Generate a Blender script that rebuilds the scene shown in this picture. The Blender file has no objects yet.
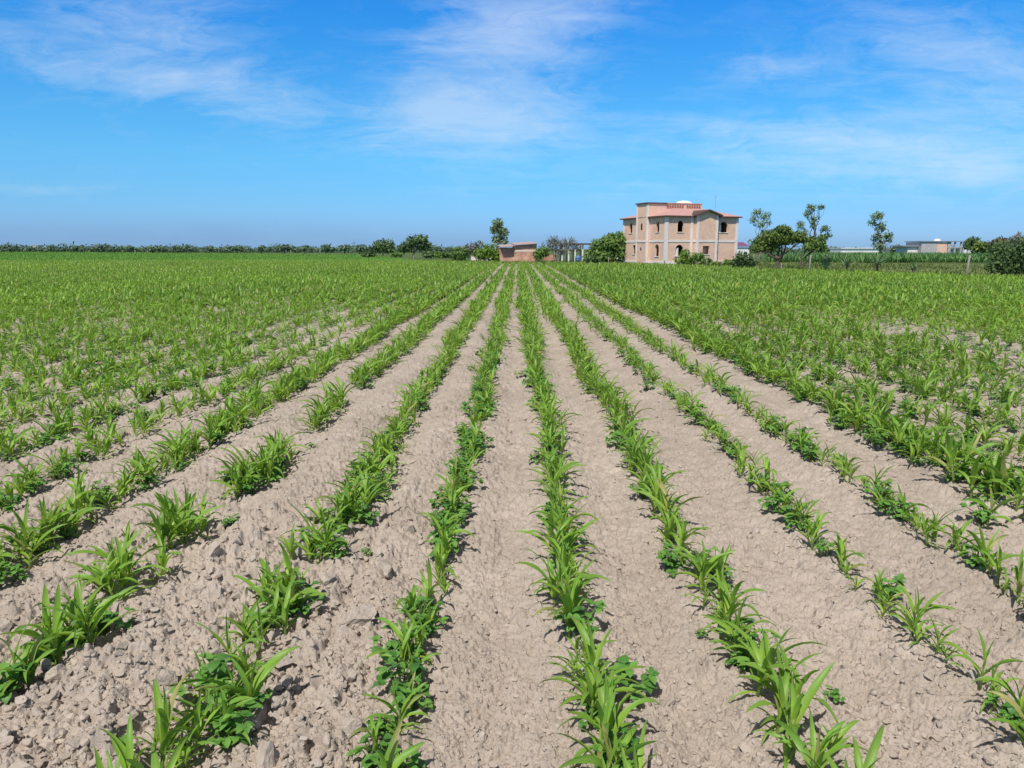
import bpy, math, random
import numpy as np
from mathutils import Vector

random.seed(7)
rng = np.random.default_rng(11)
scene = bpy.context.scene
col = scene.collection
R = math.radians

# ------------------------------------------------------------------ camera
CAM_H, F, PITCH, YAW = 1.9, 740.0, R(10.34), R(0.387)
cam_d = bpy.data.cameras.new('camera')
cam = bpy.data.objects.new('camera', cam_d)
col.objects.link(cam)
cam.location = (0, 0, CAM_H)
cam.rotation_euler = (R(90) - PITCH, 0, YAW)
cam_d.sensor_width = 36.0
cam_d.lens = F / 1024 * 36
cam_d.clip_start, cam_d.clip_end = 0.05, 20000
scene.camera = cam
FW = np.array([-math.sin(YAW) * math.cos(PITCH), math.cos(YAW) * math.cos(PITCH), -math.sin(PITCH)])
RT = np.array([math.cos(YAW), math.sin(YAW), 0.0])
UP = np.cross(RT, FW)


def pt(px, py, d):
    """The point of the place seen at a photo position, at distance d along the rows: (x, y, z)."""
    v = FW * F + RT * (px - 512) + UP * (384 - py)
    k = d / v[1]
    return (v[0] * k, d, CAM_H + v[2] * k)


def ground_y(py):
    v = FW * F + UP * (384 - py)
    return -CAM_H / v[2] * v[1]


def project(P):
    P = np.asarray(P, float) - np.array([0, 0, CAM_H])
    dep = P @ FW
    return 512 + F * (P @ RT) / dep, 384 - F * (P @ UP) / dep, dep


# ------------------------------------------------------------------ noise
def hsh(ix, iy, s):
    n = (ix.astype(np.int64) * 374761393 + iy.astype(np.int64) * 668265263 + s * 1442695041) & 0x7FFFFFFF
    n = ((n ^ (n >> 13)) * 1274126177) & 0x7FFFFFFF
    n = ((n ^ (n >> 16)) * 668265263) & 0x7FFFFFFF
    return ((n ^ (n >> 15)) & 0xFFFFFF) / float(0xFFFFFF)


def vnoise(x, y, s=0):
    ix, iy = np.floor(x), np.floor(y)
    fx, fy = x - ix, y - iy
    fx = fx * fx * (3 - 2 * fx)
    fy = fy * fy * (3 - 2 * fy)
    a, b = hsh(ix, iy, s), hsh(ix + 1, iy, s)
    c, d = hsh(ix, iy + 1, s), hsh(ix + 1, iy + 1, s)
    return (a * (1 - fx) + b * fx) * (1 - fy) + (c * (1 - fx) + d * fx) * fy


def fbm(x, y, s=0, o=4):
    v, a, t = 0, 1.0, 0
    for i in range(o):
        v = v + a * vnoise(x * 2 ** i + i * 17.3, y * 2 ** i - i * 9.1, s + i)
        t += a
        a *= 0.5
    return v / t


def clods(x, y, cell, s, fill=0.8):
    """Broken lumps with chipped faces, about one to a cell; height in units of the cell."""
    wx = x + cell * 0.8 * (vnoise(x / cell * 1.7, y / cell * 1.7, s + 50) - 0.5) + cell * 0.45 * (vnoise(x / cell * 4.3, y / cell * 4.3, s + 52) - 0.5)
    wy = y + cell * 0.8 * (vnoise(x / cell * 1.7 + 31, y / cell * 1.7, s + 51) - 0.5) + cell * 0.45 * (vnoise(x / cell * 4.3 + 9, y / cell * 4.3, s + 53) - 0.5)
    gx, gy = wx / cell, wy / cell
    ix, iy = np.floor(gx), np.floor(gy)
    out = np.zeros_like(x)
    for i in (-1, 0, 1):
        for j in (-1, 0, 1):
            cx, cy = ix + i, iy + j
            px, py = cx + hsh(cx, cy, s), cy + hsh(cx, cy, s + 1)
            k = hsh(cx, cy, s + 2)
            r = 0.26 + 0.5 * k * k + 0.08
            dx, dy = (gx - px) / r, (gy - py) / r
            a = 6.2832 * hsh(cx, cy, s + 6)
            ca, sa_ = np.cos(a), np.sin(a)
            ux, uy = dx * ca + dy * sa_, dy * ca - dx * sa_
            uy = uy * (1.0 + 0.7 * hsh(cx, cy, s + 7))
            e = np.maximum(np.maximum(np.abs(ux), np.abs(uy)), 0.72 * (np.abs(ux) + np.abs(uy)))
            side = 2.3 * (1 - e)                              # steep broken flanks
            top = 0.72 + 0.75 * ux * (hsh(cx, cy, s + 4) - 0.5) * 2 + 0.6 * uy * (hsh(cx, cy, s + 5) - 0.5) * 2
            h = np.clip(np.minimum(side, top), 0, 1.3) * r
            h = np.where(hsh(cx, cy, s + 3) < fill, h, 0)
            out = np.maximum(out, h)
    return out


def smooth(a, b, x):
    t = np.clip((x - a) / (b - a), 0, 1)
    return t * t * (3 - 2 * t)


# ------------------------------------------------------------------ the field: rows and edge
ROWS = [  # x, plant size, name, chance of a bean beside the maize
    (-3.09, 1.00, 'fourth row left of central furrow', 0.25),
    (-2.18, 1.02, 'third row left of central furrow', 0.30),
    (-1.236, 0.92, 'second row left of central furrow', 0.35),
    (-0.45, 0.78, 'first row left of central furrow', 0.95),
    (0.305, 0.92, 'first row right of central furrow', 0.40),
    (1.05, 0.98, 'second row right of central furrow', 0.20),
    (1.95, 0.72, 'third row right of central furrow', 0.45),
    (2.68, 0.76, 'fourth row right of central furrow', 0.30),
    (3.68, 1.12, 'fifth row right of central furrow', 0.50),
    (4.45, 0.95, 'sixth row right of central furrow', 0.30),
]
NUMW = ['', 'first', 'second', 'third', 'fourth', 'fifth', 'sixth', 'seventh', 'eighth', 'ninth', 'tenth', 'eleventh',
        'twelfth', 'thirteenth', 'fourteenth', 'fifteenth', 'sixteenth', 'seventeenth', 'eighteenth', 'nineteenth']
for i in range(14):
    ROWS.append((5.25 + 0.8 * i, 1.02, NUMW[7 + i] + ' row right of central furrow' if 7 + i < 20 else '', 0.22))
    ROWS.append((-3.9 - 0.8 * i, 0.94, NUMW[5 + i] + ' row left of central furrow', 0.22))
for i in range(45):
    ROWS.append((5.25 + 0.8 * (14 + i), 0.9, '', 0.15))
for i in range(90):
    ROWS.append((-3.9 - 0.8 * (14 + i), 0.9, '', 0.15))
ROWS.sort()
ROWX = np.array([r[0] for r in ROWS])

EDGE_X = [-320, -46, -14, -2, 10, 17, 23, 31, 60]
EDGE_Y = [470, 234, 112, 98, 86, 79, 60, 47, 20]


def edge(x):
    return np.interp(x, EDGE_X, EDGE_Y)


def base_height(x, y):
    """Ridges, ruts and swells without the lumps."""
    inside = smooth(-1.0, 2.0, edge(x) - y)
    near = np.abs(x[..., None] - ROWX[None, ROWX_NEAR]).min(axis=-1) if False else None
    idx = np.clip(np.searchsorted(ROWX, x), 1, len(ROWX) - 1)
    d = np.minimum(np.abs(x - ROWX[idx - 1]), np.abs(ROWX[idx] - x))
    wob = 0.06 * (fbm(x * 0.2 + 3, y * 0.6, 21, 2) - 0.5)
    rid = np.cos(np.clip((d + wob) / 0.42, 0, 1) * math.pi) * (0.036 - 0.072 * smooth(-0.1, -0.7, x)) * (0.7 + 0.6 * fbm(x * 0.9, y * 1.3, 23, 2))
    rut = -0.035 * np.exp(-((x + 0.93 + wob) / 0.05) ** 2) * smooth(9, 5, y) * smooth(2.0, 3.0, y)
    swell = 0.10 * (fbm(x * 0.8, y * 0.5, 5, 3) - 0.5) + 0.035 * (fbm(x * 3.4, y * 2.2, 6, 2) - 0.5) * smooth(30, 12, y)
    return inside * (rid + rut) + swell


def rough(x, y):
    """How cloddy the soil is: most in the near left."""
    m = smooth(-0.35, -1.0, x) * smooth(-3.2, -2.2, x) * smooth(6.0, 4.0, y)
    return np.clip(0.33 + 0.85 * m + 0.5 * (fbm(x * 0.7, y * 0.7, 77, 2) - 0.5), 0.05, 1.2)


def soil_height(x, y):
    x, y = np.asarray(x, float), np.asarray(y, float)
    h = base_height(x, y)
    n = np.where(y < 42)[0]
    xn, yn = x[n], y[n]
    rg = rough(xn, yn)
    fade = smooth(42, 15, yn)
    a = 0.055 * (fbm(xn * 4, yn * 4, 9, 5) - 0.5) * (0.5 + rg)
    a = a + 0.018 * (np.abs(fbm(xn * 22, yn * 22, 19, 4) - 0.5) * -3.0 + 0.4)
    a = a + clods(xn, yn, 0.24, 100, 0.5) * 0.24 * 0.36 * smooth(0.5, 0.95, rg)
    a = a + clods(xn, yn, 0.11, 200, 0.6) * 0.11 * (0.14 + 0.38 * rg)
    a = a + clods(xn, yn, 0.055, 300, 0.75) * 0.055 * (0.30 + 0.16 * rg)
    a = a + clods(xn, yn, 0.026, 400, 0.85) * 0.026 * (0.46 + 0.10 * rg)
    wx, wy = xn + 0.05 * vnoise(xn * 30, yn * 30, 33), yn + 0.05 * vnoise(xn * 30 + 7, yn * 30, 34)
    pit = smooth(0.62, 0.74, vnoise(wx * 24, wy * 34, 35)) * 0.6 + smooth(0.60, 0.72, vnoise(wx * 52, wy * 70, 36)) * 0.35
    a = a - 0.026 * pit * (0.55 + 0.6 * fbm(xn * 2.2, yn * 2.2, 37, 2))
    h[n] += a * fade
    return h


# ------------------------------------------------------------------ mesh helpers
def mesh_np(name, V, Q, mat, uv=None, rnd=None, smooth_=True, attrs=None):
    """A mesh of quads from arrays."""
    me = bpy.data.meshes.new(name)
    V = np.ascontiguousarray(V, np.float32)
    Q = np.ascontiguousarray(Q, np.int32)
    me.vertices.add(len(V))
    me.vertices.foreach_set('co', V.ravel())
    me.loops.add(Q.size)
    me.loops.foreach_set('vertex_index', Q.ravel())
    me.polygons.add(len(Q))
    me.polygons.foreach_set('loop_start', np.arange(0, Q.size, Q.shape[1], dtype=np.int32))
    try:
        me.polygons.foreach_set('loop_total', np.full(len(Q), Q.shape[1], np.int32))
    except Exception:
        pass
    me.update(calc_edges=True)
    me.polygons.foreach_set('use_smooth', np.full(len(Q), bool(smooth_)))
    if uv is not None:
        l = me.uv_layers.new(name='UVMap')
        l.data.foreach_set('uv', np.ascontiguousarray(uv[Q.ravel()], np.float32).ravel())
    if rnd is not None:
        a = me.attributes.new('rnd', 'FLOAT', 'POINT')
        a.data.foreach_set('value', np.ascontiguousarray(rnd, np.float32))
    for k, v in (attrs or {}).items():
        a = me.attributes.new(k, 'FLOAT', 'POINT')
        a.data.foreach_set('value', np.ascontiguousarray(v, np.float32))
    me.materials.append(mat)
    return me


def link(name, me, parent=None, loc=None):
    o = bpy.data.objects.new(name, me)
    col.objects.link(o)
    if parent is not None:
        o.parent = parent
    if loc is not None:
        o.location = loc
    return o


def tag(o, label=None, cat=None, group=None, kind=None):
    if label:
        o['label'] = label
    if cat:
        o['category'] = cat
    if group:
        o['group'] = group
    if kind:
        o['kind'] = kind
    return o


def thing(name, label, cat, loc=(0, 0, 0), rz=0.0, group=None):
    o = bpy.data.objects.new(name, None)
    o.empty_display_size = 0.2
    col.objects.link(o)
    o.location = loc
    o.rotation_euler = (0, 0, rz)
    return tag(o, label, cat, group)


class MB:
    """Collects polygons for one mesh."""

    def __init__(self):
        self.v, self.f = [], []

    def poly(self, pts):
        b = len(self.v)
        self.v += [tuple(p) for p in pts]
        self.f.append(list(range(b, b + len(pts))))

    def box(self, x0, x1, y0, y1, z0, z1):
        b = len(self.v)
        self.v += [(x0, y0, z0), (x1, y0, z0), (x1, y1, z0), (x0, y1, z0),
                   (x0, y0, z1), (x1, y0, z1), (x1, y1, z1), (x0, y1, z1)]
        for q in ((0, 3, 2, 1), (4, 5, 6, 7), (0, 1, 5, 4), (1, 2, 6, 5), (2, 3, 7, 6), (3, 0, 4, 7)):
            self.f.append([b + i for i in q])

    def tube(self, pts, rad, n=7, cap=True):
        pts = [Vector(p) for p in pts]
        rings = []
        for i, p in enumerate(pts):
            d = (pts[min(i + 1, len(pts) - 1)] - pts[max(i - 1, 0)])
            if d.length < 1e-6:
                d = Vector((0, 0, 1))
            d.normalize()
            a = d.orthogonal().normalized() if abs(d.z) < 0.95 else Vector((1, 0, 0))
            a = (a - d * a.dot(d)).normalized()
            c = d.cross(a)
            b = len(self.v)
            for k in range(n):
                t = 2 * math.pi * k / n
                self.v.append(tuple(p + (a * math.cos(t) + c * math.sin(t)) * rad[i]))
            rings.append(b)
        for r0, r1 in zip(rings, rings[1:]):
            for k in range(n):
                self.f.append([r0 + k, r0 + (k + 1) % n, r1 + (k + 1) % n, r1 + k])
        if cap:
            self.f.append([rings[0] + k for k in range(n)][::-1])
            self.f.append([rings[-1] + k for k in range(n)])

    def build(self, name, mat, parent=None, smooth_=False, loc=None):
        me = bpy.data.meshes.new(name)
        me.from_pydata(self.v, [], self.f)
        me.update()
        if smooth_:
            me.polygons.foreach_set('use_smooth', np.ones(len(me.polygons), bool))
        me.materials.append(mat)
        return link(name, me, parent, loc)


# ------------------------------------------------------------------ materials
class NT:
    def __init__(self, name):
        self.m = bpy.data.materials.new(name)
        self.m.use_nodes = True
        self.t = self.m.node_tree
        self.t.nodes.clear()

    def n(self, kind, **kw):
        nd = self.t.nodes.new(kind)
        for k, v in kw.items():
            if k.startswith('i_'):
                nd.inputs[k[2:].replace('_', ' ')].default_value = v
            else:
                setattr(nd, k, v)
        return nd

    def l(self, a, b):
        self.t.links.new(a, b)

    def math(self, op, a, b=None, clamp=False):
        nd = self.t.nodes.new('ShaderNodeMath')
        nd.operation = op
        nd.use_clamp = clamp
        for i, v in enumerate((a, b)):
            if v is None:
                continue
            if isinstance(v, (int, float)):
                nd.inputs[i].default_value = v
            else:
                self.l(v, nd.inputs[i])
        return nd.outputs[0]

    def mix(self, fac, a, b, mode='MIX'):
        nd = self.t.nodes.new('ShaderNodeMix')
        nd.data_type = 'RGBA'
        nd.blend_type = mode
        for i, v in ((0, fac), (6, a), (7, b)):
            if isinstance(v, (int, float)):
                nd.inputs[i].default_value = v
            elif isinstance(v, (tuple, list)):
                nd.inputs[i].default_value = (*v, 1) if len(v) == 3 else v
            else:
                self.l(v, nd.inputs[i])
        return nd.outputs[2]

    def ramp(self, fac, stops):
        nd = self.t.nodes.new('ShaderNodeValToRGB')
        e = nd.color_ramp.elements
        while len(e) < len(stops):
            e.new(0.5)
        for i, (p, c) in enumerate(stops):
            e[i].position = p
            e[i].color = (*c, 1) if len(c) == 3 else c
        self.l(fac, nd.inputs[0])
        return nd.outputs[0]

    def noise(self, vec, scale, detail=4, rough=0.55):
        nd = self.t.nodes.new('ShaderNodeTexNoise')
        nd.inputs['Scale'].default_value = scale
        nd.inputs['Detail'].default_value = detail
        nd.inputs['Roughness'].default_value = rough
        if vec is not None:
            self.l(vec, nd.inputs['Vector'])
        return nd.outputs['Fac']

    def out(self, shader):
        o = self.t.nodes.new('ShaderNodeOutputMaterial')
        self.l(shader, o.inputs['Surface'])
        return self.m

    def pr(self, color, rough=0.9, normal=None, spec=0.2):
        b = self.t.nodes.new('ShaderNodeBsdfPrincipled')
        if isinstance(color, (tuple, list)):
            b.inputs['Base Color'].default_value = (*color, 1)
        else:
            self.l(color, b.inputs['Base Color'])
        b.inputs['Roughness'].default_value = rough
        b.inputs['Specular IOR Level'].default_value = spec
        if normal is not None:
            self.l(normal, b.inputs['Normal'])
        return b.outputs[0]


def plain(name, c, rough=0.85, var=0.25, scale=3.0, spec=0.2):
    m = NT(name)
    tc = m.n('ShaderNodeTexCoord').outputs['Object']
    f = m.noise(tc, scale, 5, 0.6)
    f2 = m.noise(tc, scale * 9, 3, 0.6)
    f = m.math('ADD', m.math('MULTIPLY', f, 0.65), m.math('MULTIPLY', f2, 0.35))
    lo = tuple(v * (1 - var) for v in c)
    hi = tuple(min(1, v * (1 + var)) for v in c)
    colr = m.ramp(f, [(0.3, lo), (0.7, hi)])
    return m.out(m.pr(colr, rough, spec=spec))


def soil_material():
    m = NT('dry_soil_and_grass')
    geo = m.n('ShaderNodeNewGeometry')
    P = geo.outputs['Position']
    big = m.noise(P, 0.9, 4, 0.6)
    mid = m.noise(P, 9, 6, 0.65)
    fine = m.noise(P, 110, 5, 0.7)
    a = m.math('ADD', m.math('MULTIPLY', big, 0.35), m.math('MULTIPLY', mid, 0.4))
    a = m.math('ADD', a, m.math('MULTIPLY', fine, 0.22))
    c = m.ramp(a, [(0.33, (0.305, 0.255, 0.210)), (0.5, (0.418, 0.355, 0.300)), (0.66, (0.52, 0.450, 0.390))])
    # small straw-coloured and dark crumbs
    v = m.n('ShaderNodeTexVoronoi')
    v.inputs['Scale'].default_value = 75
    m.l(P, v.inputs['Vector'])
    crumb = m.math('LESS_THAN', v.outputs['Distance'], 0.16)
    pick = m.n('ShaderNodeSeparateColor')
    m.l(v.outputs['Color'], pick.inputs[0])
    crumb_col = m.ramp(pick.outputs[0], [(0.0, (0.20, 0.145, 0.11)), (0.5, (0.36, 0.28, 0.22)), (1.0, (0.50, 0.42, 0.33))])
    c = m.mix(m.math('MULTIPLY', crumb, 0.55), c, crumb_col)
    # grass and weeds outside the field
    g = m.ramp(m.noise(P, 0.35, 6, 0.7), [(0.3, (0.05, 0.085, 0.022)), (0.52, (0.085, 0.12, 0.035)), (0.72, (0.17, 0.15, 0.075))])
    mask = m.n('ShaderNodeAttribute', attribute_name='soil').outputs['Fac']
    c = m.mix(mask, g, c)
    # fine bump
    h = m.math('ADD', m.math('MULTIPLY', mid, 0.5), m.math('MULTIPLY', fine, 0.25))
    bump = m.n('ShaderNodeBump')
    bump.inputs['Strength'].default_value = 0.75
    bump.inputs['Distance'].default_value = 0.02
    m.l(h, bump.inputs['Height'])
    return m.out(m.pr(c, 0.95, bump.outputs[0], 0.1))


def clod_material():
    m = NT('dry_clod')
    P = m.n('ShaderNodeNewGeometry').outputs['Position']
    mid = m.noise(P, 14, 6, 0.65)
    fine = m.noise(P, 120, 5, 0.7)
    a = m.math('ADD', m.math('MULTIPLY', mid, 0.6), m.math('MULTIPLY', fine, 0.4))
    c = m.ramp(a, [(0.34, (0.335, 0.280, 0.228)), (0.5, (0.44, 0.373, 0.312)), (0.68, (0.54, 0.467, 0.402))])
    bump = m.n('ShaderNodeBump')
    bump.inputs['Strength'].default_value = 0.8
    bump.inputs['Distance'].default_value = 0.012
    m.l(a, bump.inputs['Height'])
    return m.out(m.pr(c, 0.95, bump.outputs[0], 0.1))


def maize_material():
    m = NT('maize_leaf')
    uv = m.n('ShaderNodeSeparateXYZ')
    m.l(m.n('ShaderNodeTexCoord').outputs['UV'], uv.inputs[0])
    s, t = uv.outputs[0], uv.outputs[1]
    rnd = m.n('ShaderNodeAttribute', attribute_name='rnd').outputs['Fac']
    obr = m.n('ShaderNodeObjectInfo').outputs['Random']
    P = m.n('ShaderNodeNewGeometry').outputs['Position']
    c = m.ramp(t, [(0.0, (0.46, 0.58, 0.085)), (0.30, (0.325, 0.55, 0.052)), (0.65, (0.185, 0.41, 0.038)), (1.0, (0.15, 0.30, 0.040))])
    dark = m.mix(m.math('MULTIPLY', rnd, 0.68), c, (0.080, 0.235, 0.030))
    dark = m.mix(m.math('MULTIPLY', obr, 0.30), dark, (0.26, 0.35, 0.055))
    blot = m.noise(P, 16, 3, 0.6)
    dark = m.mix(m.math('MULTIPLY', m.math('SUBTRACT', blot, 0.35, True), 1.0), dark, (0.24, 0.33, 0.045))
    # pale midrib and faint lengthwise veins
    dm = m.math('ABSOLUTE', m.math('SUBTRACT', s, 0.5))
    rib = m.math('SUBTRACT', 1.0, m.math('MULTIPLY', dm, 14.0), True)
    vein = m.math('MULTIPLY', m.math('SINE', m.math('MULTIPLY', s, 75.0)), 0.10)
    colr = m.mix(m.math('ADD', m.math('MULTIPLY', rib, 0.45), m.math('MAXIMUM', vein, 0.0)), dark, (0.34, 0.45, 0.14))
    # dry reddish tips on some leaves
    tip = m.math('MULTIPLY', m.math('SUBTRACT', t, 0.72, True), m.math('GREATER_THAN', m.math('FRACT', m.math('MULTIPLY', rnd, 7.3)), 0.80))
    colr = m.mix(m.math('MULTIPLY', tip, 2.4, True), colr, (0.15, 0.11, 0.06))
    old = m.math('GREATER_THAN', m.math('FRACT', m.math('MULTIPLY', rnd, 13.7)), 0.93)
    colr = m.mix(m.math('MULTIPLY', old, m.math('SUBTRACT', m.math('MULTIPLY', blot, 2.2), 0.35, True)), colr, (0.40, 0.34, 0.13))
    dust = m.noise(P, 60, 4, 0.7)
    colr = m.mix(m.math('MULTIPLY', m.math('SUBTRACT', dust, 0.5, True), 0.9, True), colr, (0.36, 0.36, 0.22))
    bsdf = m.pr(colr, 0.45, spec=0.38)
    tr = m.n('ShaderNodeBsdfTranslucent')
    m.l(m.mix(0.75, colr, (0.36, 0.60, 0.03)), tr.inputs['Color'])
    mx = m.n('ShaderNodeMixShader')
    mx.inputs[0].default_value = 0.30
    m.l(bsdf, mx.inputs[1])
    m.l(tr.outputs[0], mx.inputs[2])
    return m.out(mx.outputs[0])


def foliage(name, lo, hi, trans=0.25, rough=0.6, spec=0.25):
    m = NT(name)
    rnd = m.n('ShaderNodeAttribute', attribute_name='rnd').outputs['Fac']
    obr = m.n('ShaderNodeObjectInfo').outputs['Random']
    f = m.math('ADD', m.math('MULTIPLY', rnd, 0.85), m.math('MULTIPLY', obr, 0.15))
    c = m.ramp(f, [(0.0, lo), (1.0, hi)])
    b = m.pr(c, rough, spec=spec)
    tr = m.n('ShaderNodeBsdfTranslucent')
    m.l(c, tr.inputs['Color'])
    mx = m.n('ShaderNodeMixShader')
    mx.inputs[0].default_value = trans
    m.l(b, mx.inputs[1])
    m.l(tr.outputs[0], mx.inputs[2])
    return m.out(mx.outputs[0])


def brick_material(name, c1, c2, mortar):
    m = NT(name)
    tc = m.n('ShaderNodeTexCoord').outputs['Object']
    sp = m.n('ShaderNodeSeparateXYZ')
    m.l(tc, sp.inputs[0])
    cb = m.n('ShaderNodeCombineXYZ')
    m.l(m.math('ADD', sp.outputs[0], sp.outputs[1]), cb.inputs[0])
    m.l(sp.outputs[2], cb.inputs[1])
    b = m.n('ShaderNodeTexBrick')
    m.l(cb.outputs[0], b.inputs['Vector'])
    b.inputs['Scale'].default_value = 1.0
    b.inputs['Brick Width'].default_value = 0.27
    b.inputs['Row Height'].default_value = 0.085
    b.inputs['Mortar Size'].default_value = 0.011
    b.inputs['Color1'].default_value = (*c1, 1)
    b.inputs['Color2'].default_value = (*c2, 1)
    b.inputs['Mortar'].default_value = (*mortar, 1)
    big = m.noise(tc, 0.9, 6, 0.7)
    stain = m.noise(cb.outputs[0], 0.55, 5, 0.6)
    c = m.mix(m.math('MULTIPLY', m.math('SUBTRACT', big, 0.45, True), 4.0, True), b.outputs['Color'], (0.88, 0.60, 0.38))
    sm = m.noise(tc, 4.0, 4, 0.6)
    c = m.mix(m.math('MULTIPLY', m.math('SUBTRACT', sm, 0.45, True), 1.6, True), c, tuple(v * 0.86 for v in c1))
    c = m.mix(m.math('MULTIPLY', m.math('SUBTRACT', stain, 0.5, True), 2.6, True), c, tuple(v * 0.72 for v in (mortar[0], c1[1] * 1.12, c1[2] * 1.15)))
    return m.out(m.pr(c, 0.9))


M = {}
M['soil'] = soil_material()
M['clod'] = clod_material()
M['maize'] = maize_material()
M['stalk'] = plain('maize_stalk', (0.17, 0.25, 0.06), 0.55, 0.25, 30, 0.35)
M['bean'] = foliage('bean_leaf', (0.078, 0.220, 0.040), (0.195, 0.40, 0.072), 0.25, 0.5, 0.35)
M['bean_stem'] = plain('bean_stem', (0.09, 0.16, 0.05), 0.6, 0.2, 20)
M['brick'] = brick_material('house_brick', (0.76, 0.44, 0.325), (0.86, 0.58, 0.455), (0.74, 0.62, 0.54))
M['brick2'] = brick_material('shed_brick', (0.50, 0.21, 0.155), (0.58, 0.28, 0.21), (0.50, 0.37, 0.31))
M['concrete'] = plain('pale_concrete', (0.82, 0.745, 0.69), 0.9, 0.15, 1.5)
M['tile'] = plain('faded_red_tile', (0.53, 0.31, 0.28), 0.8, 0.18, 2.5)
M['tile_dark'] = plain('red_clay', (0.36, 0.15, 0.11), 0.8, 0.2, 3)
M['fascia'] = plain('dark_fascia', (0.11, 0.075, 0.065), 0.85, 0.2, 3)
M['white'] = plain('white_paint', (0.80, 0.79, 0.77), 0.7, 0.06, 1.2)
M['dark'] = plain('room_shade', (0.05, 0.042, 0.038), 0.9, 0.2, 2)  # near-black colour standing in for the shade of unlit rooms
M['metal'] = plain('grey_metal', (0.30, 0.30, 0.31), 0.5, 0.15, 3, 0.5)
M['sheet'] = plain('pale_sheet_roof', (0.50, 0.35, 0.30), 0.7, 0.10, 1.5, 0.4)
M['purple'] = plain('purple_roof', (0.20, 0.09, 0.17), 0.8, 0.15, 2)
M['grey_block'] = plain('grey_block', (0.46, 0.44, 0.43), 0.9, 0.15, 1.0)
M['blue'] = plain('blue_plastic', (0.09, 0.20, 0.40), 0.5, 0.15, 3, 0.4)
M['wood'] = plain('weathered_wood', (0.27, 0.25, 0.21), 0.9, 0.25, 6)
M['bark'] = plain('grey_bark', (0.12, 0.095, 0.075), 0.95, 0.35, 6)
M['bark_pale'] = plain('pale_bark', (0.30, 0.26, 0.22), 0.95, 0.3, 4)
M['glass'] = plain('car_glass', (0.03, 0.035, 0.045), 0.1, 0.1, 2, 0.6)
M['rubber'] = plain('tyre_rubber', (0.02, 0.02, 0.02), 0.9, 0.1, 2)
M['leaf_euc'] = foliage('eucalyptus_leaf', (0.088, 0.158, 0.075), (0.285, 0.383, 0.186), 0.25)
M['leaf_bright'] = foliage('bright_leaf', (0.087, 0.183, 0.028), (0.251, 0.385, 0.057), 0.3)
M['leaf_acacia'] = foliage('acacia_leaf', (0.072, 0.125, 0.030), (0.195, 0.275, 0.062), 0.25)
M['leaf_mid'] = foliage('mid_leaf', (0.060, 0.140, 0.034), (0.212, 0.328, 0.077), 0.25)
M['leaf_dark'] = foliage('dark_leaf', (0.042, 0.091, 0.031), (0.142, 0.219, 0.073), 0.2)
M['leaf_grey'] = foliage('grey_twig_leaf', (0.135, 0.145, 0.120), (0.300, 0.305, 0.255), 0.2)
M['leaf_hazed'] = foliage('hazed_far_leaf', (0.085, 0.140, 0.100), (0.200, 0.290, 0.170), 0.2)  # distance haze mixed into the leaf colour, paler and bluer
M['leaf_brown'] = foliage('brown_leaf', (0.083, 0.083, 0.042), (0.195, 0.180, 0.090), 0.2)
M['grass'] = foliage('grass_blade', (0.085, 0.150, 0.036), (0.320, 0.360, 0.130), 0.25)
M['crop'] = foliage('tall_crop_leaf', (0.085, 0.205, 0.062), (0.200, 0.350, 0.110), 0.25)
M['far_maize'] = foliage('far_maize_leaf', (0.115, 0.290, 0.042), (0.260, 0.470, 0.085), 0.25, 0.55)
M['cactus'] = foliage('cactus_pad', (0.126, 0.220, 0.105), (0.273, 0.378, 0.189), 0.05)

# ------------------------------------------------------------------ ground
NR = 1180
py_s = np.concatenate([np.linspace(1250, 960, 60)[:-1], np.linspace(960, 259.5, NR - 59)])
th = np.arctan((py_s - 384) / F) + PITCH
rr = CAM_H / np.tan(th)
az = np.concatenate([np.linspace(R(-66), R(-39), 130)[:-1], np.linspace(R(-39), R(39), 1290), np.linspace(R(39), R(66), 130)[1:]])
NC = len(az)
RRg, AZ = np.meshgrid(rr, az, indexing='ij')
gx = (RRg * np.sin(AZ)).ravel()
gy = (RRg * np.cos(AZ)).ravel()
gz = soil_height(gx, gy)
ii = np.arange(NR * NC).reshape(NR, NC)
Q = np.stack([ii[:-1, :-1], ii[:-1, 1:], ii[1:, 1:], ii[1:, :-1]], -1).reshape(-1, 4)
soil_mask = smooth(-0.8, 0.6, edge(gx) - gy + 1.5 * (fbm(gx * 0.5, gy * 0.5, 3, 3) - 0.5))
me = mesh_np('field_soil', np.stack([gx, gy, gz], -1), Q, M['soil'], attrs={'soil': soil_mask})
tag(link('field_ground', me), 'dry tilled grey-brown soil of the field with furrows and lumps', None, None, 'structure')

m = NT('far_grassland')
P = m.n('ShaderNodeNewGeometry').outputs['Position']
c = m.ramp(m.noise(P, 0.03, 7, 0.65), [(0.3, (0.055, 0.10, 0.026)), (0.5, (0.085, 0.135, 0.035)), (0.72, (0.15, 0.15, 0.07))])
far_mat = m.out(m.pr(c, 0.95))
mb = MB()
mb.poly([(-6000, -800, -0.16), (6000, -800, -0.16), (6000, 9000, -0.16), (-6000, 9000, -0.16)])
tag(mb.build('ground', far_mat), 'flat green land reaching to the horizon', None, None, 'structure')


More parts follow.
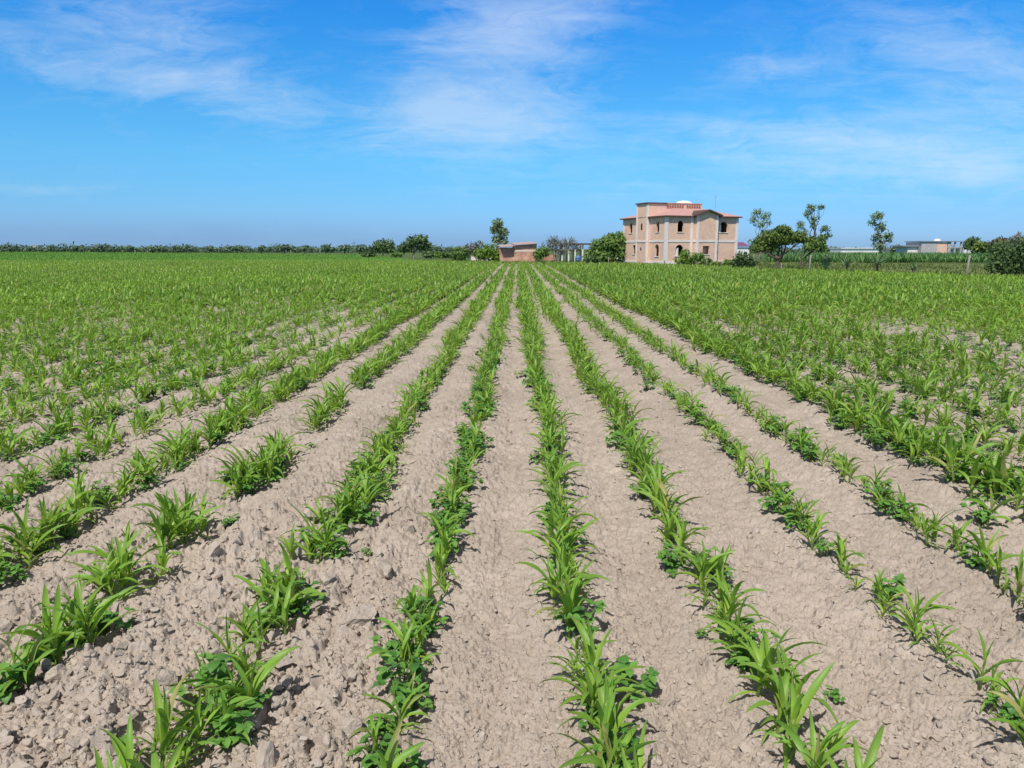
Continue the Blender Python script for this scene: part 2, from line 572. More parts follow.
# ------------------------------------------------------------------ plant shapes (arrays)
def leaf_strip(p0, az_, e0, bend, L, W, segs, fold=0.28, wave=0.0, twist=0.0, phase=0.0, bp=1.5):
    """A blade that rises, arches and droops: V-folded strip of two quads per segment."""
    V, UV = [], []
    p = np.array(p0, float)
    for i in range(segs + 1):
        t = i / segs
        e = e0 - bend * t ** bp
        d = np.array([math.cos(e) * math.cos(az_), math.cos(e) * math.sin(az_), math.sin(e)])
        if i:
            p = p + d * L / segs
        side = np.array([-math.sin(az_), math.cos(az_), 0.0])
        nrm = np.cross(d, side)
        tw = twist * t
        sd = side * math.cos(tw) + nrm * math.sin(tw)
        nr = nrm * math.cos(tw) - side * math.sin(tw)
        w = W * 1.32 * (0.10 + t) ** 0.45 * max(0.0, 1 - t) ** 0.72 + 0.0004
        if t < 0.1:
            w *= 0.65
        wv = wave * w * math.sin(t * 15 + phase)
        UV += [(0, t), (0.5, t), (1, t)]
        V += [p - sd * w / 2 - nr * (w * fold - wv) * -1, p, p + sd * w / 2 + nr * (w * fold + wv)]
    Qs = []
    for i in range(segs):
        a = i * 3
        Qs += [(a, a + 1, a + 4, a + 3), (a + 1, a + 2, a + 5, a + 4)]
    return np.array(V), np.array(UV, float), np.array(Qs)


def flat_strip(p0, az_, e0, bend, L, W, segs):
    """The same blade for far off: one quad per segment."""
    V, UV = [], []
    p = np.array(p0, float)
    side = np.array([-math.sin(az_), math.cos(az_), 0.0])
    for i in range(segs + 1):
        t = i / segs
        e = e0 - bend * t ** 1.5
        if i:
            p = p + np.array([math.cos(e) * math.cos(az_), math.cos(e) * math.sin(az_), math.sin(e)]) * L / segs
        w = W * (0.9 if i == 0 else 1.0 if i < segs else 0.15)
        UV += [(0.3, t), (0.7, t)]
        V += [p - side * w / 2, p + side * w / 2]
    Qs = [(2 * i, 2 * i + 1, 2 * i + 3, 2 * i + 2) for i in range(segs)]
    return np.array(V), np.array(UV, float), np.array(Qs)


def pack(parts):
    V, UV, Qs, rd, b = [], [], [], [], 0
    for (v, u, q), r in parts:
        V.append(v); UV.append(u); Qs.append(q + b); rd.append(np.full(len(v), r)); b += len(v)
    return [np.concatenate(V), np.concatenate(UV), np.concatenate(Qs), np.concatenate(rd)]


def maize_shape(r, lod):
    """Leaves of a young maize plant about 0.35 m tall and its stalk line."""
    H = r.uniform(0.09, 0.16)
    lean = r.uniform(0, 0.25)
    la = r.uniform(0, 6.28)
    plane = r.uniform(0, 6.28)
    n = r.choice((6, 7, 7, 8)) if lod < 2 else 4
    leaves = []
    for i in range(n):
        f = (i + 0.5) / n
        z = H * (0.15 + 0.85 * f)
        x0, y0 = math.cos(la) * lean * z, math.sin(la) * lean * z
        a = plane + (i % 2) * math.pi + r.gauss(0, 0.42)
        mid = 1 - abs(f - 0.55) * 1.1
        L = (0.13 + 0.17 * mid) * r.uniform(0.8, 1.2)
        if i >= n - 2:                                       # the young leaves of the whorl
            e0, bend, L = R(r.uniform(72, 88)), R(r.uniform(5, 55)), r.uniform(0.14, 0.24)
            W = r.uniform(0.026, 0.038)
        elif i == 0:
            e0, bend, W = R(r.uniform(25, 45)), R(r.uniform(40, 80)), r.uniform(0.020, 0.028)
            L *= 0.75
        else:
            e0, bend, W = R(r.uniform(50, 77)), R(r.uniform(25, 118)), r.uniform(0.036, 0.056)
        if lod == 0:
            s = leaf_strip((x0, y0, z), a, e0, bend, L, W, 9, r.uniform(0.12, 0.38), r.uniform(0.02, 0.14), r.gauss(0, 0.7), r.uniform(0, 6), r.uniform(1.2, 2.2))
        elif lod == 1:
            s = flat_strip((x0, y0, z), a, e0, bend, L, W * 1.18, 3)
        else:
            s = flat_strip((x0, y0, z), a, e0, bend * 0.9, L * 1.25, W * 2.0, 2)
        leaves.append((s, r.random()))
    return pack(leaves), (H, la, lean)


def leaflet(p0, az_, e0, L, W, droop, segs=4):
    """A broad pointed-oval leaflet, cupped along its midrib."""
    V, UV = [], []
    p = np.array(p0, float)
    side = np.array([-math.sin(az_), math.cos(az_), 0.0])
    prof = [0.35, 0.95, 0.98, 0.62, 0.03] if segs == 4 else [0.5, 1.0, 0.05]
    for i in range(segs + 1):
        t = i / segs
        e = e0 - droop * t
        d = np.array([math.cos(e) * math.cos(az_), math.cos(e) * math.sin(az_), math.sin(e)])
        if i:
            p = p + d * L / segs
        nr = np.cross(d, side)
        w = W * prof[i]
        UV += [(0, t), (0.5, t), (1, t)]
        V += [p - side * w / 2 + nr * w * 0.14, p, p + side * w / 2 + nr * w * 0.14]
    Qs = []
    for i in range(segs):
        a = i * 3
        Qs += [(a, a + 1, a + 4, a + 3), (a + 1, a + 2, a + 5, a + 4)]
    return np.array(V), np.array(UV, float), np.array(Qs)


def bean_shape(r, lod):
    parts, stems = [], []
    n = r.choice((13, 15, 18)) if lod == 0 else 8
    for i in range(n):
        a = r.uniform(0, 6.28)
        e = R(r.uniform(18, 85))
        l = r.uniform(0.04, 0.13)
        tip = np.array([math.cos(e) * math.cos(a), math.cos(e) * math.sin(a), 0]) * l
        tip[2] = 0.03 + math.sin(e) * l
        stems.append(tip)
        sz = r.uniform(0.032, 0.058) * (1.0 if lod == 0 else 1.35)
        shade = r.random()
        for da in ((-1.25, 0.0, 1.25) if lod == 0 else (-0.8, 0.8)):
            aa = a + da + r.gauss(0, 0.25)
            parts.append((leaflet(tip, aa, R(r.uniform(-10, 40)), sz, sz * r.uniform(0.68, 0.88), R(r.uniform(10, 70)), 4 if lod == 0 else 2),
                          min(1, max(0, shade + r.gauss(0, 0.15)))))
    return pack(parts), stems


pr_ = random.Random(5)
MAIZE = [[maize_shape(pr_, l) for _ in range(k)] for l, k in ((0, 22), (1, 12), (2, 10))]
BEAN = [[bean_shape(pr_, l) for _ in range(k)] for l, k in ((0, 10), (1, 8))]


def scatter(name, shapes, X, Y, Z, S, RZ, mat, tilt=0.10, hue=None):
    """One mesh of many plants: each a turned, scaled copy of one of the shapes."""
    n = len(X)
    which = rng.integers(0, len(shapes), n)
    Vs, Us, Qs, Rs, b = [], [], [], [], 0
    for k, sh in enumerate(shapes):
        sel = np.where(which == k)[0]
        if not len(sel):
            continue
        v, u, q, rd = sh
        c, s = np.cos(RZ[sel])[:, None], np.sin(RZ[sel])[:, None]
        x = v[None, :, 0] * c - v[None, :, 1] * s
        y = v[None, :, 0] * s + v[None, :, 1] * c
        z = np.repeat(v[None, :, 2], len(sel), 0)
        tx, ty = rng.normal(0, tilt, (len(sel), 1)), rng.normal(0, tilt, (len(sel), 1))
        x, y = x + z * tx, y + z * ty
        sc = S[sel][:, None]
        vv = np.stack([x * sc + X[sel][:, None], y * sc + Y[sel][:, None], z * sc + Z[sel][:, None]], -1)
        Vs.append(vv.reshape(-1, 3))
        Us.append(np.tile(u, (len(sel), 1)))
        h = rng.normal(0, 0.18, (len(sel), 1)) if hue is None else hue[sel][:, None]
        Rs.append(np.clip(rd[None, :] + h, 0, 1).reshape(-1))
        Qs.append((q[None] + (b + np.arange(len(sel)) * len(v))[:, None, None]).reshape(-1, 4))
        b += len(sel) * len(v)
    return mesh_np(name, np.concatenate(Vs), np.concatenate(Qs), mat, np.concatenate(Us), np.concatenate(Rs))


# ------------------------------------------------------------------ where the plants stand
def gap_list(*pys):
    return [(ground_y(a), ground_y(b)) for a, b in pys]


GAPS = {  # bare stretches along the near rows, given by where they start and end
    'second row left of central furrow': gap_list((665, 652), (588, 568), (546, 532)),
    'third row left of central furrow': gap_list((900, 715), (630, 606), (572, 557), (528, 496), (455, 432), (405, 389)),
    'fourth row left of central furrow': gap_list((448, 440),),
}


PGX, PGY = np.meshgrid(np.arange(-310, 62, 0.25), np.arange(0, 114, 0.25), indexing='ij')
PATCH = fbm(PGX * 0.45 + 40, PGY * 0.17, 61, 3)


def keep_chance(x, y, name):
    for k, gs in GAPS.items():
        if k == name:
            for a, b in gs:
                if min(a, b) <= y <= max(a, b):
                    return 0.0
    if -3.3 < x < 3.9:
        if name in ('third row left of central furrow',) and y < 9:
            return 0.9
        return 0.97
    near = min(1.0, max(0.0, (y - 10) / 22))
    v = float(PATCH[int((x + 310) * 4), int(y * 4)])
    p = 0.97 if v > 0.49 else 0.97 - (0.49 - v) * 6.5
    return min(0.97, max(0.04, p) * (1 - near) + near * max(0.80, p))


plants = {'maize': [], 'bean': []}
for (rx, rs, rn, bc) in ROWS:
    y = max(1.6, (abs(rx) - 2.8) / 0.80)
    ymax = min(112, float(edge(rx)) - 0.3)
    ph = random.uniform(0, 6)
    while y < ymax:
        st = 0.066 if y < 10 else 0.068 if y < 25 else 0.088 if y < 60 else 0.155
        if abs(rx - 3.68) < 0.01 or abs(rx + 3.09) < 0.01 or (-2.5 < rx < -1 and y < 7):
            st *= 0.62
        y += st * random.uniform(0.6, 1.4)
        if abs(rx) < 4 and rs < 0.81:
            y += 0.015
        jit = (0.04 + 0.075 * min(1, max(0, (y - 5) / 18))) if abs(rx) < 3.9 else 0.085
        if abs(rx - 3.68) < 0.01 or abs(rx + 3.09) < 0.01:
            jit = 0.10
        elif -2.5 < rx < -1 and y < 7:
            jit = 0.075
        x = rx + random.gauss(0, jit) + 0.03 * math.sin(y * 0.9 + ph)
        if random.random() < keep_chance(rx, y, rn):
            plants['maize'].append((x, y, rs * random.uniform(0.5, 1.14) * (1.0 + 0.22 * min(1, max(0, (y - 9) / 12))), rn))
        k = keep_chance(rx, y, rn)
        if k > 0.3 and y < 60 and random.random() < bc * (0.62 if y < 25 else 0.4):
            plants['bean'].append((x + random.gauss(0, 0.045), y + random.uniform(-0.06, 0.06), random.uniform(0.6, 1.15), rn))
        elif y < 45 and abs(rx) > 3.9 and random.random() < 0.6:
            plants['bean'].append((x + random.uniform(-0.3, 0.3), y, random.uniform(0.4, 0.8), rn))


def in_view(x, y, m=12):
    px, py, dep = project((x, y, 0.1))
    return dep > 0.5 and -m < px < 1024 + m and py < 768 + 45


def split_kind(lst, n, named):
    """The n nearest in view become things of their own, the rest one mass."""
    cand = [i for i, p in enumerate(lst) if named(p) and in_view(p[0], p[1])]
    cand.sort(key=lambda i: math.hypot(lst[i][0], lst[i][1]) / lst[i][2])
    own = set(cand[:n])
    return [lst[i] for i in sorted(own)], [p for i, p in enumerate(lst) if i not in own]


def word_number(n):
    tens = ['', '', 'twent', 'thirt', 'fort', 'fift', 'sixt', 'sevent', 'eight', 'ninet']
    if n < 20:
        return NUMW[n]
    if n >= 100:
        return 'hundred-and-' + word_number(n - 100) if n > 100 else 'hundredth'
    return tens[n // 10] + 'ieth' if n % 10 == 0 else tens[n // 10] + 'y-' + NUMW[n % 10]


named = lambda p: bool(p[3])
maize_own, maize_rest = split_kind(plants['maize'], 300, named)
bean_own, bean_rest = split_kind(plants['bean'], 240, named)


def heights(lst):
    a = np.array([(p[0], p[1]) for p in lst])
    return base_height(a[:, 0], a[:, 1]) + 0.004


# one plant of each shape is built with its parts, then copied
maize_meshes, bean_meshes = [], []
for (v, u, q, rd), (H, la, lean) in MAIZE[0]:
    fm = mesh_np('maize_foliage', v, q, M['maize'], u, rd)
    s = MB()
    s.tube([(0, 0, -0.03), (math.cos(la) * lean * H * .5, math.sin(la) * lean * H * .5, H * 0.5),
            (math.cos(la) * lean * H, math.sin(la) * lean * H, H * 1.05)], [0.010, 0.008, 0.0045], 7)
    sm = bpy.data.meshes.new('maize_stalk')
    sm.from_pydata(s.v, [], s.f)
    sm.polygons.foreach_set('use_smooth', np.ones(len(sm.polygons), bool))
    sm.materials.append(M['stalk'])
    maize_meshes.append((fm, sm))
for (v, u, q, rd), stems in BEAN[0]:
    fm = mesh_np('bean_foliage', v, q, M['bean'], u, rd)
    s = MB()
    for tp in stems:
        s.tube([(0, 0, -0.02), (tp[0] * 0.35, tp[1] * 0.35, tp[2] * 0.6), tuple(tp)], [0.004, 0.003, 0.002], 5)
    sm = bpy.data.meshes.new('bean_stem')
    sm.from_pydata(s.v, [], s.f)
    sm.materials.append(M['bean_stem'])
    bean_meshes.append((fm, sm))


def place_own(lst, kind, meshes, cat, group, part_names):
    hz = heights(lst)
    lst = sorted(zip(lst, hz), key=lambda a: (a[0][3], a[0][1]))
    proto, cnt = {}, {}
    for (x, y, s, rn), z in lst:
        cnt[rn] = cnt.get(rn, 0) + 1
        k = random.randrange(len(meshes))
        if kind == 'maize':
            size = 'tall' if s > 0.95 else 'small' if s < 0.7 else 'young'
            lab = f'{size} maize plant, {word_number(cnt[rn])} from near end of {rn}'
        else:
            size = 'bushy' if s > 0.9 else 'low'
            lab = f'{size} broad-leaved bean plant, {word_number(cnt[rn])} bean from near end of {rn}'
        if k not in proto:
            o = thing(kind + '_plant', lab, cat, group=group)
            for nm, me_ in zip(part_names, meshes[k]):
                link(nm, me_, o)
            proto[k] = o
        else:
            src = proto[k]
            o = src.copy()
            col.objects.link(o)
            for ch in src.children:
                c_ = ch.copy()
                col.objects.link(c_)
                c_.parent = o
            o['label'] = lab
        o.location = (x, y, z)
        o.rotation_euler = (random.gauss(0, 0.09), random.gauss(0, 0.09), random.uniform(0, 6.28))
        o.scale = (s, s, s * random.uniform(0.9, 1.1))


place_own(maize_own, 'maize', maize_meshes, 'maize plant', 'maize plants in the near rows', ('foliage', 'stalk'))
place_own(bean_own, 'bean', bean_meshes, 'bean plant', 'bean plants among the near maize', ('foliage', 'stem'))


for px, py, sc, lab in ((312, 452, 0.5, 'tiny weed seedling alone on bare soil left of the near rows'),
                        (833, 690, 0.42, 'tiny weed between second and third rows right of central furrow'),
                        (232, 527, 0.6, 'small leafy weed on bare soil beside the sparse row'),
                        (366, 553, 0.35, 'tiny green sprout beside the shallow rut'),
                        (700, 640, 0.3, 'tiniest sprout on soil right of the central furrow')):
    yg = ground_y(py)
    xg = pt(px, py, yg)[0]
    o = thing('weed_seedling', lab, 'weed', (xg, yg, float(base_height(np.array([xg]), np.array([yg]))[0]) + 0.012), random.uniform(0, 6.28), 'small weeds between the rows')
    for nm, me_ in zip(('foliage', 'stem'), bean_meshes[random.randrange(len(bean_meshes))]):
        link(nm, me_, o)
    o.scale = (sc, sc, sc * 0.7)


def arr(lst):
    a = np.array([(p[0], p[1], p[2]) for p in lst])
    return a[:, 0], a[:, 1], a[:, 2]


# the rest of the crop: one mass each
meshes_rest = []
X, Y, S = arr(maize_rest)
Z = base_height(X, Y) + 0.004
meshes_rest = []
lods = [(Y < 24, [s[0] for s in MAIZE[0]], 1.0), ((Y >= 24) & (Y < 55), [s[0] for s in MAIZE[1]], 1.05), (Y >= 55, [s[0] for s in MAIZE[2]], 1.1)]


def join_np(name, pieces, mat):
    """Joins several quad meshes made by scatter() into one."""
    V, Qs, U, Rn, b = [], [], [], [], 0
    for me_ in pieces:
        nv, nl = len(me_.vertices), len(me_.loops)
        v = np.empty(nv * 3, np.float32); me_.vertices.foreach_get('co', v)
        q = np.empty(nl, np.int32); me_.loops.foreach_get('vertex_index', q)
        uv_l = np.empty(nl * 2, np.float32); me_.uv_layers[0].data.foreach_get('uv', uv_l)
        uvv = np.zeros((nv, 2), np.float32); uvv[q] = uv_l.reshape(-1, 2)
        r = np.empty(nv, np.float32); me_.attributes['rnd'].data.foreach_get('value', r)
        V.append(v.reshape(-1, 3)); Qs.append(q.reshape(-1, 4) + b); U.append(uvv); Rn.append(r)
        b += nv
        bpy.data.meshes.remove(me_)
    return mesh_np(name, np.concatenate(V), np.concatenate(Qs), mat, np.concatenate(U), np.concatenate(Rn))


pcs = []
for sel, shp, k in lods:
    n_ = int(sel.sum())
    pcs.append(scatter('p', shp, X[sel], Y[sel], Z[sel], S[sel] * k, rng.uniform(0, 6.28, n_), M['maize'],
                       hue=(fbm(X[sel] * 0.16, Y[sel] * 0.09, 131, 3) - 0.52) * 2.6 + rng.normal(0, 0.16, n_)))
me = join_np('maize_crop', pcs, M['maize'])
tag(link('maize_crop', me), 'mass of young green maize filling the field in straight rows', None, None, 'stuff')

X, Y, S = arr(bean_rest)
Z = base_height(X, Y)
pcs = []
for sel, shp in ((Y < 16, [s[0] for s in BEAN[0]]), (Y >= 16, [s[0] for s in BEAN[1]])):
    n_ = int(sel.sum())
    pcs.append(scatter('p', shp, X[sel], Y[sel], Z[sel], S[sel], rng.uniform(0, 6.28, n_), M['bean']))
me = join_np('bean_crop', pcs, M['bean'])
tag(link('bean_crop', me), 'low broad-leaved plants spread through the maize rows', None, None, 'stuff')

# the far left of the field, where rows run together
n_ = 60000
az_ = rng.uniform(R(-46), R(-4), n_)
d_ = 112 / (1 - rng.uniform(0, 0.76, n_))
X, Y = d_ * np.tan(az_), d_
ok = (Y < edge(X))
X, Y = X[ok], Y[ok]
S = rng.uniform(0.9, 1.25, len(X)) * (1 + (Y - 112) / 240)
me = scatter('far_crop', [s[0] for s in MAIZE[2]], X, Y, np.full(len(X), -0.15), S, rng.uniform(0, 6.28, len(X)), M['far_maize'])
tag(link('far_crop', me), 'far reach of the green crop below the tree line', None, None, 'stuff')


# ------------------------------------------------------------------ clods and crumbs
def clod_mesh(seed, sub):
    import bmesh
    bm = bmesh.new()
    bmesh.ops.create_icosphere(bm, subdivisions=sub, radius=1.0)
    r = random.Random(seed)
    planes = []
    for _ in range(11):
        d = Vector((r.gauss(0, 1), r.gauss(0, 1), r.gauss(0, 1))).normalized()
        planes.append((d, r.uniform(0.40, 0.75)))
    V = []
    from mathutils import noise
    off = Vector((seed * 3.1, seed * 1.7, 0))
    sx, sy, sz = r.uniform(0.8, 1.25), r.uniform(0.7, 1.0), r.uniform(0.55, 0.8)
    for v in bm.verts:
        p = v.co.copy()
        for d, h in planes:
            k = p.dot(d)
            if k > h:
                p -= d * (k - h)
        p *= 1 + 0.10 * noise.fractal(p * 1.8 + off, 0.8, 2.1, 4) + 0.05 * noise.noise(p * 8 + off)
        V.append((p.x * sx, p.y * sy, p.z * sz))
    Fs = [[v.index for v in f.verts] for f in bm.faces]
    bm.free()
    return np.array(V), np.array(Fs)


big = [clod_mesh(i, 4) for i in range(10)]
small = [clod_mesh(40 + i, 2) for i in range(8)]
big_me = []
for v, f in big:
    me_ = bpy.data.meshes.new('clod')
    me_.from_pydata([tuple(p) for p in v], [], [list(map(int, q)) for q in f])
    me_.polygons.foreach_set('use_smooth', np.zeros(len(me_.polygons), bool))
    me_.materials.append(M['clod'])
    big_me.append(me_)

spots = []
tries = 0
while len(spots) < 290 and tries < 40000:
    tries += 1
    py = random.uniform(430, 790) if random.random() < 0.5 else random.uniform(520, 790)
    px = random.uniform(-10, 1034)
    y = ground_y(py)
    x = pt(px, py, y)[0]
    dm = float(np.abs(ROWX - x).min())
    rg = float(rough(np.array([x]), np.array([y]))[0])
    if dm < 0.09 or random.random() > rg ** 1.5:
        continue
    left = -2.6 < x < -0.5 and y < 5
    s = random.uniform(0.020, 0.036) * (1.0 + (2.3 * random.random() ** 1.7 if left else 0.0))
    if any((x - a) ** 2 + (y - b) ** 2 < (s + c_) ** 2 * 1.4 for a, b, c_ in spots):
        continue
    spots.append((x, y, s))
spots.sort(key=lambda a: a[1])
sa = np.array(spots)
sh = soil_height(sa[:, 0], sa[:, 1])
cnt = {}
FUR = {}
for i in range(len(ROWX) - 1):
    a, b = ROWS[i], ROWS[i + 1]
    if a[2] and b[2]:
        na, nb = a[2].split(' row ')[0], b[2].split(' row ')[0]
        sd = 'left' if 'left' in a[2] else 'right'
        FUR[i] = 'in the central furrow' if ('left' in a[2]) != ('left' in b[2]) else f'between {na} and {nb} rows {sd} of central furrow'
proto = {}
for (x, y, s), z in zip(spots, sh):
    i = int(np.searchsorted(ROWX, x)) - 1
    f = FUR.get(i, 'in the field')
    cnt[f] = cnt.get(f, 0) + 1
    adj = 'fist-sized' if s > 0.045 else 'dry'
    lab = f'{adj} earth clod, {word_number(cnt[f])} nearest {f}'
    k = random.randrange(len(big_me))
    if k not in proto:
        o = link('soil_clod', big_me[k])
        tag(o, lab, 'clod', 'clods of dry earth between the rows')
        proto[k] = o
    else:
        o = proto[k].copy()
        col.objects.link(o)
        o['label'] = lab
    o.location = (x, y, z + s * (0.02 if s < 0.05 else 0.18))
    o.rotation_euler = (random.uniform(-0.4, 0.4), random.uniform(-0.4, 0.4), random.uniform(0, 6.28))
    o.scale = (s, s, s)

n_ = 34000
py = 285 + 500 * np.sqrt(rng.random(n_))
thv = np.arctan((py - 384) / F) + PITCH
Y = CAM_H / np.tan(thv)
X = rng.uniform(-0.78, 0.78, n_) * Y
rg = rough(X, Y)
ok = (rng.random(n_) < 0.35 + rg) & (Y < 24)
X, Y, rg = X[ok], Y[ok], rg[ok]
S = (0.0035 + 0.022 * rng.random(len(X)) ** 5.0 * (0.5 + 0.55 * rg)) * (1 + 0.10 * Y)
Zs = soil_height(X, Y) - S * 0.05
Vs, Qs, b = [], [], 0
which = rng.integers(0, len(small), len(X))
for k, (v, f) in enumerate(small):
    sel = np.where(which == k)[0]
    a = rng.uniform(0, 6.28, len(sel))
    c, s = np.cos(a)[:, None], np.sin(a)[:, None]
    x = (v[None, :, 0] * c - v[None, :, 1] * s) * S[sel][:, None] + X[sel][:, None]
    y = (v[None, :, 0] * s + v[None, :, 1] * c) * S[sel][:, None] + Y[sel][:, None]
    z = v[None, :, 2] * S[sel][:, None] + Zs[sel][:, None]
    Vs.append(np.stack([x, y, z], -1).reshape(-1, 3))
    Qs.append((f[None] + (b + np.arange(len(sel)) * len(v))[:, None, None]).reshape(-1, 3))
    b += len(sel) * len(v)
me = mesh_np('soil_crumbs', np.concatenate(Vs), np.concatenate(Qs), M['clod'], smooth_=False)
tag(link('soil_crumbs', me), 'loose crumbs of dry soil strewn over the furrows', None, None, 'stuff')


# ------------------------------------------------------------------ trees and bushes
def crown_mesh(clumps, n, size, mat, r, name='crown'):
    """Leaf sprays spread through several ragged clumps."""
    vol = np.array([c[3] * c[4] * c[5] for c in clumps]) ** 0.8
    pick = r.choice(len(clumps), n, p=vol / vol.sum())
    C = np.array(clumps, float)[pick]
    d = r.normal(0, 1, (n, 3))
    d /= np.linalg.norm(d, axis=1)[:, None]
    rad = r.random(n) ** 0.45 * (0.82 + 0.3 * r.random(n))
    lump = fbm(d[:, 0] * 2.2 + pick * 7.7, d[:, 1] * 2.2 + d[:, 2] * 3.1, 15, 3)
    rad = rad * (0.55 + 0.9 * lump)
    P = C[:, :3] + d * rad[:, None] * C[:, 3:6]
    a = r.normal(0, 1, (n, 3))
    a /= np.linalg.norm(a, axis=1)[:, None]
    b = np.cross(a, d + 0.3 * r.normal(0, 1, (n, 3)))
    b /= np.linalg.norm(b, axis=1)[:, None] + 1e-9
    s = size * r.uniform(0.55, 1.35, n)[:, None]
    V = np.stack([P - a * s, P + b * s * 0.45, P + a * s, P - b * s * 0.45], 1).reshape(-1, 3)
    Qs = np.arange(4 * n).reshape(n, 4)
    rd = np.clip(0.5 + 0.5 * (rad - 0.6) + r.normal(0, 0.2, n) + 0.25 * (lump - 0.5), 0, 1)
    return mesh_np(name, V, Qs, mat, rnd=np.repeat(rd, 4), smooth_=False)


def limb(mb, p0, p1, r0, r1, r, k=4, wob=0.06):
    p0, p1 = np.array(p0, float), np.array(p1, float)
    L = np.linalg.norm(p1 - p0)
    pts, rad = [], []
    for i in range(k + 1):
        t = i / k
        w = 0 if i in (0, k) else wob * L
        p = p0 * (1 - t) + p1 * t + r.normal(0, 1, 3) * w * np.array([1, 1, 0.3])
        pts.append(tuple(p)); rad.append(r0 * (1 - t) + r1 * t)
    mb.tube(pts, rad, 6)


def tree(name, label, cat, base, clumps, n, size, leaf, bark='bark', trunk_h=None, tr=0.12, seed=0, stems=1, group=None, fork=None, lean=(0, 0), twigs=0):
    """clumps: (dx, dy, z, rx, ry, rz) from the base. Parts: trunk with its limbs, crown."""
    r = np.random.default_rng(seed)
    o = thing(name, label, cat, base, group=group)
    mb = MB()
    hi = trunk_h or 0.45 * max(c[2] for c in clumps)
    for st in range(stems):
        off = (0.25 * (st - (stems - 1) / 2), 0.1 * st, 0)
        top = np.array([lean[0] + off[0] * 2.5, lean[1], hi])
        limb(mb, (off[0], off[1], -0.25), top, tr, tr * 0.7, r)
        for ci, c in enumerate(clumps):
            if ci % stems != st:
                continue
            limb(mb, top * r.uniform(0.75, 1.0), (c[0], c[1], c[2] + 0.1 * c[5]), tr * 0.55, tr * 0.12, r, 5)
            for _ in range(3 + twigs):
                e = np.array(c[:3]) + r.normal(0, 0.5, 3) * np.array(c[3:6])
                limb(mb, np.array(top) * 0.4 + np.array(c[:3]) * 0.6, e, tr * 0.2, tr * 0.06, r, 3)
    mb.build('trunk', M[bark], o, True)
    link('crown', crown_mesh(clumps, n, size, M[leaf], r), o)
    return o


def rel(bx, d, items, depth=0.8):
    """Clumps given as photo x, photo y, half width and half height in photo units, at distance d."""
    k = d / 757.0
    out = []
    r = np.random.default_rng(abs(int(bx * 7 + d)))
    for (px, py, hw, hh) in items:
        p = pt(px, py, d)
        out.append((p[0] - bx, float(r.uniform(-0.5, 0.5)) * hw * k * depth, p[2], hw * k, hw * k * depth, hh * k))
    return out


def tree_at(name, label, cat, px, d, items, n, size, leaf, base_z=0.0, **kw):
    bx = pt(px, 260, d)[0]
    cl = rel(bx, d, items)
    cl = [(a, b, c - base_z, e, f, g) for a, b, c, e, f, g in cl]
    return tree(name, label, cat, (bx, d, base_z), cl, n, size, leaf, seed=int(px * 3 + d), **kw)


def bush_at(name, label, px, d, items, n, size, leaf, base_z=0.0, bark='bark', group=None, cat='bush'):
    return tree_at(name, label, cat, px, d, items, n, size, leaf, base_z, bark=bark, trunk_h=0.3, tr=0.05, stems=3, group=group)


# middle distance, left of the house
tree_at('eucalyptus_tree', 'tall narrow eucalyptus standing beside the brick shed', 'tree', 498, 118,
        [(498, 224, 7, 6), (494, 230, 5, 5), (503, 232, 7, 6), (499, 240, 7, 5), (505, 243, 4, 5), (495, 239, 4, 4)], 1150, 0.25, 'leaf_euc', trunk_h=3.2, tr=0.16)
bush_at('leafy_shrub', 'bright green rounded shrub at the foot of the tall eucalyptus', 489, 112,
        [(489, 252, 12, 9), (481, 255, 8, 7), (498, 256, 7, 8)], 1300, 0.26, 'leaf_bright')
bush_at('twiggy_shrub', 'grey twiggy shrub left of the bright green shrub', 472, 118,
        [(472, 249, 9, 7), (478, 246, 6, 5), (466, 253, 7, 6)], 600, 0.24, 'leaf_grey')
bush_at('round_shrub', 'dark green rounded shrub at the far edge of the field', 461, 113,
        [(461, 254, 10, 7), (455, 257, 6, 4)], 800, 0.25, 'leaf_mid')
tree_at('round_tree', 'small round dark tree standing alone at the field edge', 'tree', 383, 190,
        [(383, 246, 11, 7), (377, 248, 7, 5), (389, 248, 7, 6)], 1100, 0.42, 'leaf_dark', base_z=-0.15, trunk_h=1.0, tr=0.2)
tree_at('spreading_tree', 'broad lopsided dark tree right of the small round tree', 'tree', 414, 170,
        [(418, 241, 12, 7), (408, 246, 8, 6), (425, 245, 8, 6), (403, 249, 6, 6)], 1300, 0.40, 'leaf_dark', base_z=-0.15, trunk_h=1.6, tr=0.2)
for i, (px, w, h) in enumerate(((428, 7, 4), (437, 6, 3), (368, 8, 4), (396, 5, 3), (447, 5, 3))):
    bush_at('low_shrub', ['low shrub just right of the broad lopsided tree', 'second low shrub right of the broad lopsided tree',
                          'low shrub left of the small round tree', 'tiny shrub between the round tree and the broad tree',
                          'low shrub left of the dark rounded shrub'][i], px, 165, [(px, 254.5, w, h), (px + 3, 255.5, w * 0.7, h * 0.8)], 420, 0.36, 'leaf_mid' if i % 2 else 'leaf_dark',
            -0.15, group='low shrubs along the far field edge')
tree_at('bare_tree', 'half-bare grey tree in front of the open shelter', 'tree', 557, 106,
        [(557, 243, 11, 8), (548, 247, 9, 6), (570, 243, 10, 7), (563, 251, 9, 5), (577, 248, 6, 5), (552, 240, 6, 5)], 1150, 0.16, 'leaf_grey', bark='bark_pale', trunk_h=1.4, tr=0.13, stems=2, twigs=14)
bush_at('leafy_shrub', 'grey-green shrub against the shed wall beside the half-bare tree', 539, 105,
        [(539, 254, 7, 7), (545, 252, 6, 6)], 600, 0.22, 'leaf_mid')
